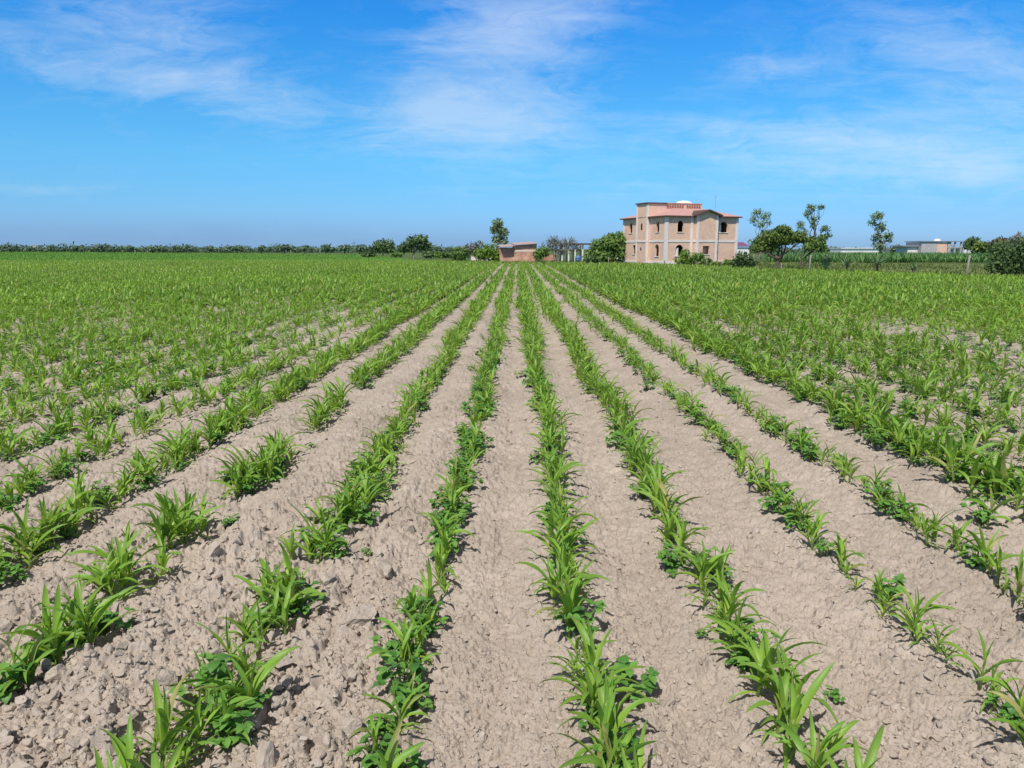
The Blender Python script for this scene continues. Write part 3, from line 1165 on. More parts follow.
bush_at('spreading_bush', 'large green bush rising beside the brick house', 607, 101,
        [(612, 243, 13, 10), (600, 248, 11, 9), (621, 240, 10, 9), (592, 254, 8, 7), (606, 256, 13, 7), (622, 253, 9, 9)], 3600, 0.27, 'leaf_mid')
bush_at('leafy_shrub', 'dark low bush under the large bush by the shelter', 591, 92, [(591, 259, 7, 5), (597, 261, 5, 4)], 500, 0.2, 'leaf_dark')

# right of the house
tree_at('eucalyptus_tree', 'slim pale eucalyptus with two stems right of the brick house', 'tree', 760, 150,
        [(757, 213, 7, 5), (766, 216, 7, 5), (753, 220, 5, 5), (769, 223, 4, 4), (760, 224, 6, 5), (764, 232, 4, 4)], 620, 0.24, 'leaf_euc', bark='bark_pale', trunk_h=4.5, tr=0.12, stems=2, base_z=-0.16, twigs=4)
tree_at('acacia_tree', 'flat-crowned acacia with dark forked trunk beside the house', 'tree', 779, 67,
        [(782, 229, 9, 4), (776, 236, 17, 6), (791, 236, 16, 6), (764, 242, 13, 6), (757, 248, 9, 5), (768, 248, 12, 4), (803, 239, 11, 5), (782, 242, 17, 4)],
        5600, 0.15, 'leaf_acacia', trunk_h=1.0, tr=0.19)
tree_at('leaning_tree', 'dark tree leaning right just beside the flat-crowned acacia', 'tree', 800, 79,
        [(812, 242, 8, 5), (820, 246, 8, 6), (808, 247, 7, 4), (823, 238, 5, 4)], 1200, 0.19, 'leaf_mid', trunk_h=1.5, tr=0.13, lean=(0.7, 0), stems=2)
tree_at('eucalyptus_tree', 'tall gappy eucalyptus rising behind the leaning tree', 'tree', 813, 112,
        [(812, 208, 6, 5), (822, 207, 5, 3), (808, 214, 5, 5), (800, 225, 5, 6), (814, 224, 4, 5), (815, 219, 4, 4), (824, 229, 5, 4), (829, 235, 4, 4), (822, 240, 6, 6), (804, 232, 4, 4)],
        1000, 0.20, 'leaf_euc', trunk_h=3.5, tr=0.15, twigs=3)
tree_at('eucalyptus_tree', 'solitary feathery eucalyptus in front of the long white building', 'tree', 880, 150,
        [(877, 216, 7, 5), (873, 223, 5, 5), (881, 227, 7, 6), (887, 237, 6, 6), (878, 238, 7, 6), (890, 240, 3, 4), (880, 246, 8, 5)], 1150, 0.27, 'leaf_euc', trunk_h=3.5, tr=0.2, base_z=-0.16)
bush_at('leafy_shrub', 'pale yellowish shrub in front of the arched lower window', 684, 83, [(685, 254, 6, 6), (682, 260, 8, 5), (690, 261, 7, 5)], 750, 0.16, 'leaf_bright')
bush_at('leafy_shrub', 'darker green shrub below the square window of the house', 698, 82, [(698, 258, 8, 6), (706, 262, 8, 5)], 750, 0.16, 'leaf_mid')
bush_at('leafy_shrub', 'low shrub at the right corner of the house', 720, 80, [(716, 264, 6, 3), (728, 263, 6, 4)], 420, 0.14, 'leaf_bright')
bush_at('thorny_bush', 'grey-green dense bush left of the acacia trunk', 743, 73, [(742, 258, 9, 7), (750, 262, 7, 6), (736, 264, 6, 5), (744, 265, 9, 5)], 1300, 0.14, 'leaf_dark')
bush_at('spreading_bush', 'big dense dark bush at the right edge of the photo', 1012, 49,
        [(1010, 254, 18, 14), (998, 263, 12, 10), (1024, 252, 16, 15), (1016, 266, 20, 10), (1042, 258, 18, 18), (992, 268, 6, 6)], 6500, 0.11, 'leaf_dark')
for i, (px, pyt, w, h, leaf, d, lab) in enumerate((
        (972, 243, 8, 6, 'leaf_dark', 150, 'green tree right of the unfinished grey building'),
        (982, 246, 7, 5, 'leaf_acacia', 140, 'yellow-green tree before the brownish tree'),
        (999, 243, 9, 6, 'leaf_brown', 130, 'brownish round tree behind the big dense bush'),
        (990, 247, 7, 5, 'leaf_dark', 170, 'dark tree between green and brownish trees'),
        (1018, 240, 9, 7, 'leaf_grey', 120, 'greyish tree peeking over the big dense bush'),
        (896, 249, 5, 4, 'leaf_hazed', 190, 'small dark tree left of the unfinished building'),
        (772, 248, 8, 4, 'leaf_hazed', 240, 'far rounded tree seen below the acacia crown'),
        (835, 250, 7, 3, 'leaf_hazed', 260, 'far low tree left of the long white building'))):
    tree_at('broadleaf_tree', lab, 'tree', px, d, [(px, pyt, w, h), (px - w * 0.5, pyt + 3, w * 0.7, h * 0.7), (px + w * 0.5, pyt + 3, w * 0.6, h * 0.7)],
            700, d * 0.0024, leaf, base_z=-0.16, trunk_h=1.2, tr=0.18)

# far tree line
lx = [(4, 'first'), (30, 'second'), (52, 'third'), (75, 'fourth'), (104, 'fifth'), (130, 'sixth'), (160, 'seventh'), (186, 'eighth'), (210, 'ninth'),
      (238, 'tenth'), (262, 'eleventh'), (285, 'twelfth'), (305, 'thirteenth'), (326, 'fourteenth'), (345, 'fifteenth'), (360, 'sixteenth')]
for i, (px, wd) in enumerate(lx):
    hh = (4, 2.6, 3.2, 2.8, 4.2, 3.2, 2.6, 3.4, 2.8, 3.2, 3.0, 4.0, 3.4, 4.2, 3.6, 4.2)[i]
    d = 420 - i * 8
    hh *= 0.78
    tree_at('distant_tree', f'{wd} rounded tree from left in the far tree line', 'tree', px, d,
            [(px, 249.5 - hh * 0.55, hh * 1.7, hh), (px + 5, 250.5 - hh * 0.3, hh * 1.3, hh * 0.7)], 320, 0.8, 'leaf_hazed', base_z=-0.16,
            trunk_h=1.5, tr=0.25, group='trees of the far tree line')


def treeline(name, label, x0, x1, d, h, n, leaf, size, seed):
    r = np.random.default_rng(seed)
    cl = []
    k = d / 757.0
    px = x0
    while px < x1:
        p = pt(px, 252, d)
        hh = h * (0.5 + 0.75 * float(vnoise(np.array([px * 0.06]), np.array([seed * 3.3]), 8)[0])) * r.uniform(0.85, 1.1)
        cl.append((p[0], d + r.uniform(-8, 8), hh * 0.45 - 0.2, r.uniform(4, 8), 5, hh * 0.62))
        px += r.uniform(2, 4.5)
    o = link(name, crown_mesh(cl, n, size, M[leaf], r, name))
    return tag(o, label, None, None, 'stuff')


treeline('far_treeline', 'low far-off line of bushes along the left horizon', -60, 470, 430, 4.3, 16000, 'leaf_hazed', 0.8, 3)
treeline('distant_woodland', 'low far-off line of bushes along the right horizon', 730, 1100, 380, 3.4, 9000, 'leaf_hazed', 0.75, 4)


# cactus plants and rosettes in the rough grass
def prickly_pear(px, d, h, label, seed, spiky=False):
    r = np.random.default_rng(seed)
    b = pt(px, 265, d)
    o = thing('agave_plant' if spiky else 'prickly_pear', label, 'cactus' if not spiky else 'agave', (b[0], d, 0), group='desert plants in the rough grass')
    pcs_ = []
    if spiky:
        for i in range(26):
            s_ = flat_strip((0, 0, h * 0.35), r.uniform(0, 6.28), R(r.uniform(5, 85)), R(10), h * r.uniform(0.5, 0.75), 0.11, 2)
            pcs_.append((s_, r.random()))
        st = MB(); st.tube([(0, 0, -0.1), (0.02, 0, h * 0.2), (0, 0, h * 0.42)], [0.12, 0.11, 0.09], 8); st.build('trunk', M['bark'], o, True)
    else:
        pads = [(np.array([0, 0, -0.05]), 0.0)]
        for lv in range(3):
            nxt = []
            for p0, a0 in pads:
                for _ in range(3):
                    a, e = r.uniform(0, 6.28), R(r.uniform(40, 85))
                    L = h * r.uniform(0.3, 0.42)
                    pcs_.append((leaflet(p0, a, e, L, L * 0.6, R(10)), r.random()))
                    nxt.append((p0 + np.array([math.cos(e) * math.cos(a), math.cos(e) * math.sin(a), math.sin(e)]) * L * 0.9, a))
            pads = nxt
    v, u, q, rd = pack(pcs_)
    link('rosette' if spiky else 'pads', mesh_np('pads', v, q, M['cactus'], u, rd), o)


prickly_pear(828, 66, 1.56, 'dark prickly pear right of the pale fence post', 1)
prickly_pear(847, 60, 1.56, 'spiky agave right of the dark prickly pear', 2, True)
prickly_pear(877, 58, 1.76, 'spiky agave with spread blades below the solitary eucalyptus', 3, True)
prickly_pear(914, 55, 0.98, 'small spiky agave in rough grass before the unfinished building', 4, True)
prickly_pear(753, 74, 1.0, 'pale prickly pear beside the grey-green dense bush', 5)


# rough grass and weeds beyond the field, and the taller crop on the right
def tuft_shapes(n, r, hgt, wid):
    out = []
    for _ in range(n):
        ps = []
        for i in range(6):
            s_ = flat_strip((r.uniform(-.12, .12), r.uniform(-.12, .12), 0), r.uniform(0, 6.28), R(r.uniform(45, 88)), R(r.uniform(10, 70)), hgt * r.uniform(0.6, 1.2), wid, 2)
            ps.append((s_, r.random()))
        out.append(pack(ps))
    return out


tufts = tuft_shapes(10, pr_, 0.42, 0.055)
n_ = 38000
az_ = rng.uniform(R(-12), R(41), n_)
Y = rng.uniform(28, 118, n_)
X = Y * np.tan(az_)
ok = (Y > edge(X) - 0.6) & (Y < edge(X) + 62)
X, Y = X[ok], Y[ok]
patch = fbm(X * 0.22, Y * 0.22, 91, 3)
S = rng.uniform(0.5, 1.0, len(X)) * (0.55 + 0.9 * patch)
hue = np.clip((patch - 0.5) * -2.2, -0.5, 0.6)
me = scatter('rough_grass', tufts, X, Y, base_height(X, Y), S, rng.uniform(0, 6.28, len(X)), M['grass'], hue=hue)
tag(link('rough_grass', me), 'rough green and straw-coloured grass beyond the field edge', None, None, 'stuff')

stalks = tuft_shapes(8, pr_, 1.35, 0.13)
n_ = 16000
az_ = rng.uniform(R(18.5), R(36), n_)
Y = rng.uniform(100, 190, n_)
X = Y * np.tan(az_)
ok = (Y > 105 + 2.5 * np.sin(X * 0.13))
X, Y = X[ok], Y[ok]
me = scatter('tall_crop', stalks, X, Y, np.full(len(X), -0.12), rng.uniform(0.75, 1.15, len(X)), rng.uniform(0, 6.28, len(X)), M['crop'])
tag(link('tall_crop', me), 'band of taller dark green crop beyond the rough grass', None, None, 'stuff')

# ------------------------------------------------------------------ fence posts
POSTS = [(966, 280, 255, 0.075, 0.03, 'M', 'leaning pale wooden post nearest the big dense bush'),
         (809, 273.5, 255, 0.07, 0.02, 'M', 'pale wooden post below the leaning tree'),
         (781, 272, 263, 0.05, 0.0, 'M', 'short pale post at the acacia trunk'),
         (753.5, 267.5, 254.5, 0.06, -0.02, 'M', 'pale post between the dense bush and the acacia'),
         (608.5, 265.5, 257, 0.06, 0.0, 'M', 'thin pale post in front of the large bush'),
         (414, 262.5, 255, 0.07, 0.0, 'M', 'pale post below the broad lopsided tree'),
         (664, 266.6, 260.5, 0.06, 0.06, 'D', 'dark leaning stake before the near corner of the house'),
         (706.5, 267, 259, 0.05, 0.0, 'M', 'thin pale post in front of the square window')]
for px, pyb, pyt, rd, ln, mt, lab in POSTS:
    d = ground_y(pyb)
    b, t = pt(px, pyb, d), pt(px, pyt, d)
    h = t[2] - b[2]
    s = MB()
    s.tube([(0, 0, -0.2), (ln * 0.4 * h, 0, h * 0.45), (ln * h * 1.6, 0, h)], [rd, rd * 0.92, rd * 0.8], 8)
    o = s.build('fence_post', M['bark'] if mt == 'D' else M['wood'], None, True, (b[0], d, 0))
    tag(o, lab, 'post', 'posts along the field edge')


# ------------------------------------------------------------------ the brick house
HX, HY, HR = pt(665, 260, 91)[0], 91.0, R(21)
house = thing('brick_house', 'unfinished two-storey brick house with red tile roof and arched openings', 'house', (HX, HY, 0), HR)


def wall_openings(mb, fmap, L, z0, z1, ops, th_):
    """A wall along s in 0..L with openings (s, width, sill, top, arched), open right through, with reveals."""
    ops = sorted(ops)

    def quad(a, b, c, d):
        mb.poly([fmap(*a, 0) if len(a) == 2 else fmap(*a) for a in (a, b, c, d)])
        mb.poly([fmap(p[0], p[1], th_) for p in (d, c, b, a)])
    s = 0.0
    for (sc, w, za, zb, arch) in ops:
        l, r = sc - w / 2, sc + w / 2
        quad((s, z0), (l, z0), (l, z1), (s, z1))
        quad((l, z0), (r, z0), (r, za), (l, za))
        if arch:
            n = 10
            sp = zb - w / 2 if zb - w / 2 > za else za
            hgt = zb - sp
            curve = [(sc - math.cos(math.pi * i / n) * w / 2, sp + math.sin(math.pi * i / n) * hgt) for i in range(n + 1)]
        else:
            curve = [(l, zb), (r, zb)]
            sp = zb
        for a, b in zip(curve, curve[1:]):
            quad(a, b, (b[0], z1), (a[0], z1))
        loop = [(l, za)] + curve + [(r, za)]
        for a, b in zip(loop, loop[1:] + loop[:1]):
            mb.poly([fmap(a[0], a[1], 0), fmap(b[0], b[1], 0), fmap(b[0], b[1], th_), fmap(a[0], a[1], th_)])
        s = r
    quad((s, z0), (L, z0), (L, z1), (s, z1))
    for zz in (z0, z1):
        mb.poly([fmap(0, zz, 0), fmap(L, zz, 0), fmap(L, zz, th_), fmap(0, zz, th_)])
    for ss in (0, L):
        mb.poly([fmap(ss, z0, 0), fmap(ss, z1, 0), fmap(ss, z1, th_), fmap(ss, z0, th_)])


def window_part(fmap, sc, w, za, zb, arch, parent, board=None):
    """The raw surround of an opening: sill and soldier-course rim, a little proud of the wall."""
    mb = MB()
    n = 10
    sp = zb - w / 2 if arch else zb
    inner = [(sc - w / 2, za)]
    inner += [(sc - math.cos(math.pi * i / n) * w / 2, sp + math.sin(math.pi * i / n) * (zb - sp)) for i in range(n + 1)] if arch else [(sc - w / 2, zb), (sc + w / 2, zb)]
    inner += [(sc + w / 2, za)]
    cx, cz = sc, (za + zb) / 2
    outer = [(cx + (a - cx) * (1 + 0.16 / w), cz + (b - cz) * (1 + 0.16 / (zb - za))) for a, b in inner]
    inner = [(cx + (a - cx) * 0.985, cz + (b - cz) * 0.985) for a, b in inner]
    k = len(inner)
    for i in range(k):
        j = (i + 1) % k
        a, b, c_, d = inner[i], inner[j], outer[j], outer[i]
        mb.poly([fmap(*a, -0.03), fmap(*b, -0.03), fmap(*c_, -0.03), fmap(*d, -0.03)])
        mb.poly([fmap(*d, -0.03), fmap(*c_, -0.03), fmap(*c_, 0.0), fmap(*d, 0.0)])
        mb.poly([fmap(*a, -0.03), fmap(*a, 0.16), fmap(*b, 0.16), fmap(*b, -0.03)])
    o = mb.build('window', M['brick'], parent)
    s_ = MB()
    a, b = fmap(sc - w / 2 - 0.08, za - 0.07, -0.07), fmap(sc + w / 2 + 0.08, za - 0.012, -0.004)
    s_.box(min(a[0], b[0]), max(a[0], b[0]), min(a[1], b[1]), max(a[1], b[1]), a[2], b[2])
    s_.build('sill', M['concrete'], o)
    if board:
        bd = MB()
        f0, f1 = board
        s0, s1 = sc - w / 2 + f0 * w, sc - w / 2 + f1 * w
        bd.poly([fmap(s0, za + 0.03, 0.12), fmap(s1, za + 0.03, 0.12), fmap(s1, za + (zb - za) * 0.72, 0.12), fmap(s0, za + (zb - za) * 0.72, 0.12)])
        bd.build('pane', M['white'], o)
    return o


U, W_, EAVE = 10.35, 10.5, 5.72
front = lambda s, z, t: (s, t, z)
left_w = lambda s, z, t: (t, s, z)
right_w = lambda s, z, t: (U - t, s, z)
back_w = lambda s, z, t: (s, W_ - t, z)
# ground storey 0..2.72, floor band 2.72..2.98, upper storey 2.98..EAVE
walls = MB()
TH = 0.22
wins = {
    'f0': [(1.95, 1.15, 1.05, 2.42, True)],
    'f1': [(2.0, 0.84, 3.92, 5.30, True), (8.25, 1.18, 3.92, 5.22, True)],
    'l0': [(1.75, 0.95, 1.0, 2.48, True), (7.5, 0.85, 1.25, 2.4, False)],
    'l1': [(1.75, 0.8, 3.95, 5.25, True), (8.6, 0.85, 3.95, 5.22, True)],
}
wall_openings(walls, front, U, 0, 2.72, wins['f0'], TH)
wall_openings(walls, front, U, 2.98, EAVE, wins['f1'], TH)
for fm_, a0, a1 in ((left_w, wins['l0'], wins['l1']),):
    wall_openings(walls, lambda s, z, t: (t, TH + s * (W_ - 2 * TH) / W_, z), W_, 0, 2.72, a0, TH)
    wall_openings(walls, lambda s, z, t: (t, TH + s * (W_ - 2 * TH) / W_, z), W_, 2.98, EAVE, a1, TH)
walls.box(U - TH, U, TH, W_ - TH, 0, EAVE - 0.01)
walls.box(0, U, W_ - TH, W_, 0, EAVE)
walls.build('wall', M['brick'], house)
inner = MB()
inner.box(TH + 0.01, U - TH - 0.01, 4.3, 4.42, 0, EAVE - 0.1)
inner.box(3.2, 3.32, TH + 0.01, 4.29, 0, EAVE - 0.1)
inner.build('inner_wall', M['dark'], house)  # coloured near-black so the rooms behind the openings look unlit
slab = MB()
slab.box(-0.05, U + 0.05, -0.05, W_ + 0.05, 2.725, 2.975)
slab.box(-0.06, U + 0.06, -0.06, W_ + 0.06, -0.2, 0.42)
slab.build('floor_band', M['concrete'], house)
for x0, x1, y0, y1 in ((-0.06, 0.30, -0.06, 0.30), (3.45, 3.75, -0.05, 0.1), (U - 0.28, U + 0.06, -0.06, 0.28), (-0.05, 0.12, W_ - 0.3, W_ + 0.06)):
    for za, zb in ((0.425, 2.72), (2.98, EAVE - 0.02)):
        s = MB(); s.box(x0, x1, y0, y1, za, zb); s.build('pilaster', M['concrete'], house)
for key, fm_ in (('f0', front), ('f1', front), ('l0', left_w), ('l1', left_w)):
    for i, (sc, w, za, zb, ar) in enumerate(wins[key]):
        bd = (0.0, 0.45) if key == 'f0' else (0.0, 0.25) if (key, i) == ('f1', 1) else None
        f2 = fm_ if fm_ is front else (lambda s, z, t: (t, TH + s * (W_ - 2 * TH) / W_, z))
        window_part(f2, sc, w, za, zb, ar, house, bd)
# projecting bay with its little gable
B0, B1, BP = 3.98, 6.95, 0.62
bay = MB()
bfr = lambda s, z, t: (B0 + s, -BP + t, z)
bw = [(5.35 - B0, 0.98, 1.25, 2.28, False)]
wall_openings(bay, bfr, B1 - B0, 0, 2.72, bw, 0.18)
wall_openings(bay, bfr, B1 - B0, 2.98, 6.0, [], 0.18)
bay.box(B0, B0 + 0.18, -BP + 0.181, -0.051, 0, 6.0)
bay.box(B1 - 0.18, B1, -BP + 0.181, -0.051, 0, 6.0)
bay.poly([(B0, -BP + 0.003, 6.0), (B1, -BP + 0.003, 6.0), ((B0 + B1) / 2, -BP + 0.003, 6.46)])
bo = bay.build('bay', M['brick'], house)
s = MB(); s.box(B0 - 0.05, B1 + 0.05, -BP - 0.05, -0.052, 2.73, 2.97)
for xx in (B0, B1 - 0.24):
    s.box(xx - 0.03, xx + 0.27, -BP - 0.04, -BP + 0.1, 0.0, 2.725)
    s.box(xx - 0.03, xx + 0.27, -BP - 0.04, -BP + 0.1, 2.975, 5.98)
s.build('bay_frame', M['concrete'], bo)
window_part(bfr, *bw[0], bo)
gab = MB()
mid = (B0 + B1) / 2
for a, b in (((B0 - 0.42, 5.98), (mid, 6.62)), ((mid, 6.62), (B1 + 0.42, 5.98))):
    for y0, y1 in ((-BP - 0.4, 3.0),):
        gab.poly([(a[0], y0, a[1]), (b[0], y0, b[1]), (b[0], y1, b[1]), (a[0], y1, a[1])])
        gab.poly([(a[0], y0, a[1] - 0.17), (a[0], y1, a[1] - 0.17), (b[0], y1, b[1] - 0.17), (b[0], y0, b[1] - 0.17)])
        gab.poly([(a[0], y0, a[1] - 0.17), (b[0], y0, b[1] - 0.17), (b[0], y0, b[1]), (a[0], y0, a[1])])
        if a[0] < mid:
            gab.poly([(a[0], y0, a[1] - 0.17), (a[0], y0, a[1]), (a[0], y1, a[1]), (a[0], y1, a[1] - 0.17)])
        else:
            gab.poly([(b[0], y0, b[1] - 0.17), (b[0], y1, b[1] - 0.17), (b[0], y1, b[1]), (b[0], y0, b[1])])
gab.build('bay_roof', M['fascia'], house)
# main hipped roof, split by the stair tower
rf = MB()
OV = 0.38
o_ = [(-OV, -OV), (U + OV, -OV), (U + OV, W_ + OV), (-OV, W_ + OV)]
i_ = [(3.4, 3.95), (7.6, 3.95), (7.6, 6.6), (3.4, 6.6)]
for k in range(4):
    a, b, c_, d = o_[k], o_[(k + 1) % 4], i_[(k + 1) % 4], i_[k]
    rf.poly([(*a, EAVE + 0.14), (*b, EAVE + 0.14), (*c_, 7.0), (*d, 7.0)])
rf.poly([(*p, 7.0) for p in i_])
roof = rf.build('roof', M['tile'], house)
fs = MB()
for k in range(4):
    a, b = o_[k], o_[(k + 1) % 4]
    fs.poly([(*a, EAVE), (*b, EAVE), (*b, EAVE + 0.137), (*a, EAVE + 0.137)])
fs.poly([(*p, EAVE + 0.002) for p in o_[::-1]])
fs.build('fascia', M['fascia'], roof)
# stair tower on the left wall and the low third storey behind the roof
tw = MB()
tw.box(-0.38, 2.2, 3.75, 6.4, 0, 7.45)
tower = tw.build('stair_tower', M['brick'], house)
s = MB()
for y0 in (3.72, 6.18):
    s.box(-0.43, -0.2, y0, y0 + 0.26, 0.0, 7.44)
s.box(-0.44, -0.3, 3.7, 6.46, 2.74, 2.96)
s.build('tower_frame', M['concrete'], tower)
s = MB(); s.box(-0.55, 2.3, 3.6, 6.55, 7.455, 7.59); s.build('tower_cap', M['fascia'], tower)
s = MB()
s.poly([(-0.385, 4.9, 4.25), (-0.385, 5.3, 4.25), (-0.385, 5.3, 5.0), (-0.385, 5.1, 5.15), (-0.385, 4.9, 5.0)][::-1])
s.poly([(-0.385, 5.0, 1.7), (-0.385, 5.3, 1.7), (-0.385, 5.3, 2.1), (-0.385, 5.0, 2.1)][::-1])
s.build('slit_window', M['dark'], tower)
up = MB()
up.box(2.21, 7.5, 3.75, 8.0, 5.75, 7.5)
attic = up.build('attic_storey', M['brick'], house)
s = MB(); s.box(2.31, 7.58, 3.68, 8.1, 7.505, 7.6); s.build('parapet', M['brick2'], attic)
for k in range(14):
    if k == 7:
        continue
    s = MB()
    cx = 2.5 + 0.36 * k
    s.poly([(cx - 0.15, 3.742, 6.98)] + [(cx - 0.15 * math.cos(math.pi * i / 6), 3.742, 7.24 + 0.14 * math.sin(math.pi * i / 6)) for i in range(7)] + [(cx + 0.15, 3.742, 6.98)])
    s.poly([(cx - 0.17, 3.70, 6.96), (cx + 0.17, 3.70, 6.96), (cx + 0.17, 3.74, 6.96), (cx - 0.17, 3.74, 6.96)])
    s.build('vent', M['tile_dark'], attic)
dm = MB()
for i in range(6):
    a0, a1 = math.pi / 2 * i / 6, math.pi / 2 * (i + 1) / 6
    for k in range(20):
        t0, t1 = 2 * math.pi * k / 20, 2 * math.pi * (k + 1) / 20
        q = lambda a, t: (6.0 + 1.15 * math.cos(a) * math.cos(t), 5.6 + 1.15 * math.cos(a) * math.sin(t), 7.5 + 0.55 * math.sin(a))
        dm.poly([q(a0, t0), q(a0, t1), q(a1, t1), q(a1, t0)])
dm.build('dome', M['white'], house, True)
s = MB()
s.tube([(9.0, 3.0, 6.2), (9.0, 3.0, 8.6)], [0.025, 0.02], 6)
for zz in (8.2, 8.4, 8.55):
    s.tube([(8.75, 3.0, zz), (9.25, 3.0, zz)], [0.01, 0.01], 5)
s.build('antenna', M['metal'], house)

# ------------------------------------------------------------------ shed, shelter and what stands there
d = 108
x0, x1, xm = pt(501, 260, d)[0], pt(537, 260, d)[0], pt(513, 260, d)[0]
shed = thing('brick_shed', 'low red brick shed with pale sheet roof at the end of the rows', 'shed', (x0, d, 0), R(6))
Wd = x1 - x0
s = MB()
s.box(1.95, Wd, 0, 0.2, -0.1, 2.42)
s.box(0, 0.2, 0.9, 7, -0.1, 2.1)
s.box(0.2, 1.95, 0.5, 0.7, -0.1, 2.1)
s.box(1.95, 2.15, 0.2, 3.0, -0.1, 2.3)
s.box(Wd - 0.2, Wd, 0.2, 7, -0.1, 2.4)
s.box(0.2, Wd - 0.2, 6.8, 7, -0.1, 2.1)
s.poly([(1.95, 0, 2.42), (Wd, 0, 2.42), (Wd, 0, 2.64), (3.6, 0, 2.53)])
s.build('wall', M['brick2'], shed)
s = MB()
for zz in (1.55,):
    s.box(1.94, Wd + 0.01, -0.012, 0.19, zz, zz + 0.16)
s.build('concrete_band', M['concrete'], shed)
s = MB()
for a, b, za, zb in ((-0.1, 1.9, 2.14, 2.3), (1.9, Wd + 0.1, 2.46, 2.66)):
    for dz in (0, 0.09):
        s.poly([(a, -0.4, za + dz), (b, -0.4, zb + dz), (b, 7.3, zb + dz + 0.25), (a, 7.3, za + dz + 0.25)])
    s.poly([(a, -0.4, za), (b, -0.4, zb), (b, -0.4, zb + 0.09), (a, -0.4, za + 0.09)])
s.build('roof', M['sheet'], shed)

d = 110
sx0, sx1 = pt(552, 260, d)[0], pt(593, 260, d)[0]
sh_ = thing('open_shelter', 'open shelter with thin flat roof on pale posts', 'shelter', (sx0, d, 0))
Wd = sx1 - sx0
for px in (562, 568.5, 575, 582.5):
    for yy in (0.0, 4.0):
        s = MB(); xx = pt(px, 260, d)[0] - sx0
        s.box(xx - 0.10, xx + 0.10, yy - 0.10, yy + 0.10, -0.1, 2.52)
        s.build('post', M['white'], sh_)
s = MB(); s.box(-0.2, Wd, -0.5, 4.6, 2.525, 2.72); s.build('roof', M['fascia'], sh_)
st = thing('brick_stack', 'low stack of orange bricks under the open shelter', 'brick stack', (pt(549.5, 260, 111)[0], 111, 0))
s = MB()
rr_ = random.Random(3)
for k in range(7):
    for j in range(8):
        s.box(-1.0 + j * 0.25, -0.765 + j * 0.25, rr_.uniform(-.02, .02), 0.5, k * 0.15, k * 0.15 + 0.14)
s.build('bricks', M['brick2'], st)
br = thing('plastic_barrel', 'blue plastic barrel standing between the shelter posts', 'barrel', (pt(578, 260, 109)[0], 109, 0))
s = MB(); prof = [(0, 0.28), (0.05, 0.31), (0.3, 0.33), (0.33, 0.345), (0.36, 0.33), (0.6, 0.33), (0.63, 0.345), (0.66, 0.33), (0.88, 0.31), (0.93, 0.27)]
s.tube([(0, 0, z) for z, _ in prof], [a * 1.25 for _, a in prof], 16); s.build('body', M['blue'], br, True)
s = MB(); s.tube([(0.1, 0, 0.932), (0.1, 0, 0.97)], [0.05, 0.05], 8); s.build('bung', M['white'], br)
wl = MB()
a, b = pt(471, 260, 116)[0], pt(492, 260, 116)[0]
wl.box(a, b, 116, 116.2, -0.1, 0.75); wl.box(a - 0.03, b + 0.03, 115.96, 116.24, 0.752, 0.82)
tag(wl.build('low_wall', M['concrete']), 'low pale wall behind the bright green shrub', 'wall')


# car beside the house, half hidden by the bush
def car(px, d, label):
    o = thing('parked_car', label, 'car', (pt(px, 260, d)[0], d, 0), R(12))
    sec = [(-2.0, 0.42, 0.62), (-1.95, 0.30, 0.80), (-1.2, 0.28, 0.92), (1.5, 0.28, 0.95), (2.0, 0.30, 0.85), (2.05, 0.42, 0.6)]
    s = MB()
    ring = []
    for x, z0, z1 in sec:
        b_ = len(s.v)
        s.v += [(x, -0.82, z0), (x, -0.84, (z0 + z1) / 2), (x, -0.72, z1), (x, 0.72, z1), (x, 0.84, (z0 + z1) / 2), (x, 0.82, z0)]
        ring.append(b_)
    for a, b in zip(ring, ring[1:]):
        for k in range(6):
            s.f.append([a + k, a + (k + 1) % 6, b + (k + 1) % 6, b + k])
    s.f.append([ring[0] + k for k in range(6)]); s.f.append([ring[-1] + k for k in range(6)][::-1])
    s.build('body', M['white'], o, True)
    s = MB()
    lo = [(-1.1, -0.72, 0.93), (1.6, -0.72, 0.95), (1.6, 0.72, 0.95), (-1.1, 0.72, 0.93)]
    hi = [(-0.45, -0.58, 1.42), (1.1, -0.58, 1.44), (1.1, 0.58, 1.44), (-0.45, 0.58, 1.42)]
    for k in range(4):
        s.poly([lo[k], lo[(k + 1) % 4], hi[(k + 1) % 4], hi[k]])
    g = s.build('windows', M['glass'], o)
    s = MB(); s.poly([(p[0], p[1], p[2] + 0.004) for p in hi]); s.box(-0.5, 1.15, -0.6, 0.6, 1.446, 1.48)
    s.build('car_roof', M['white'], o)
    for x in (-1.25, 1.3):
        for y in (-0.78, 0.78):
            s = MB(); s.tube([(x, y - 0.1, 0.31), (x, y + 0.1, 0.31)], [0.31, 0.31], 16)
            w = s.build('wheel', M['rubber'], o)
            q = MB(); q.tube([(x, y - 0.115, 0.31), (x, y + 0.115, 0.31)], [0.18, 0.18], 12); q.build('rim', M['metal'], w)
    for y in (-0.6, 0.6):
        s = MB(); s.box(-2.03, -1.96, y - 0.14, y + 0.14, 0.6, 0.72); s.build('headlight', M['sheet'], o)


car(613, 104.5, 'white car parked under the large bush beside the brick house')


# ------------------------------------------------------------------ buildings far right
def block(mb, px0, px1, pyt, d, depth, origin, z0=-0.2):
    a, b = pt(px0, pyt, d), pt(px1, pyt, d)
    mb.box(a[0] - origin[0], b[0] - origin[0], d - origin[1], d - origin[1] + depth, z0, a[2])


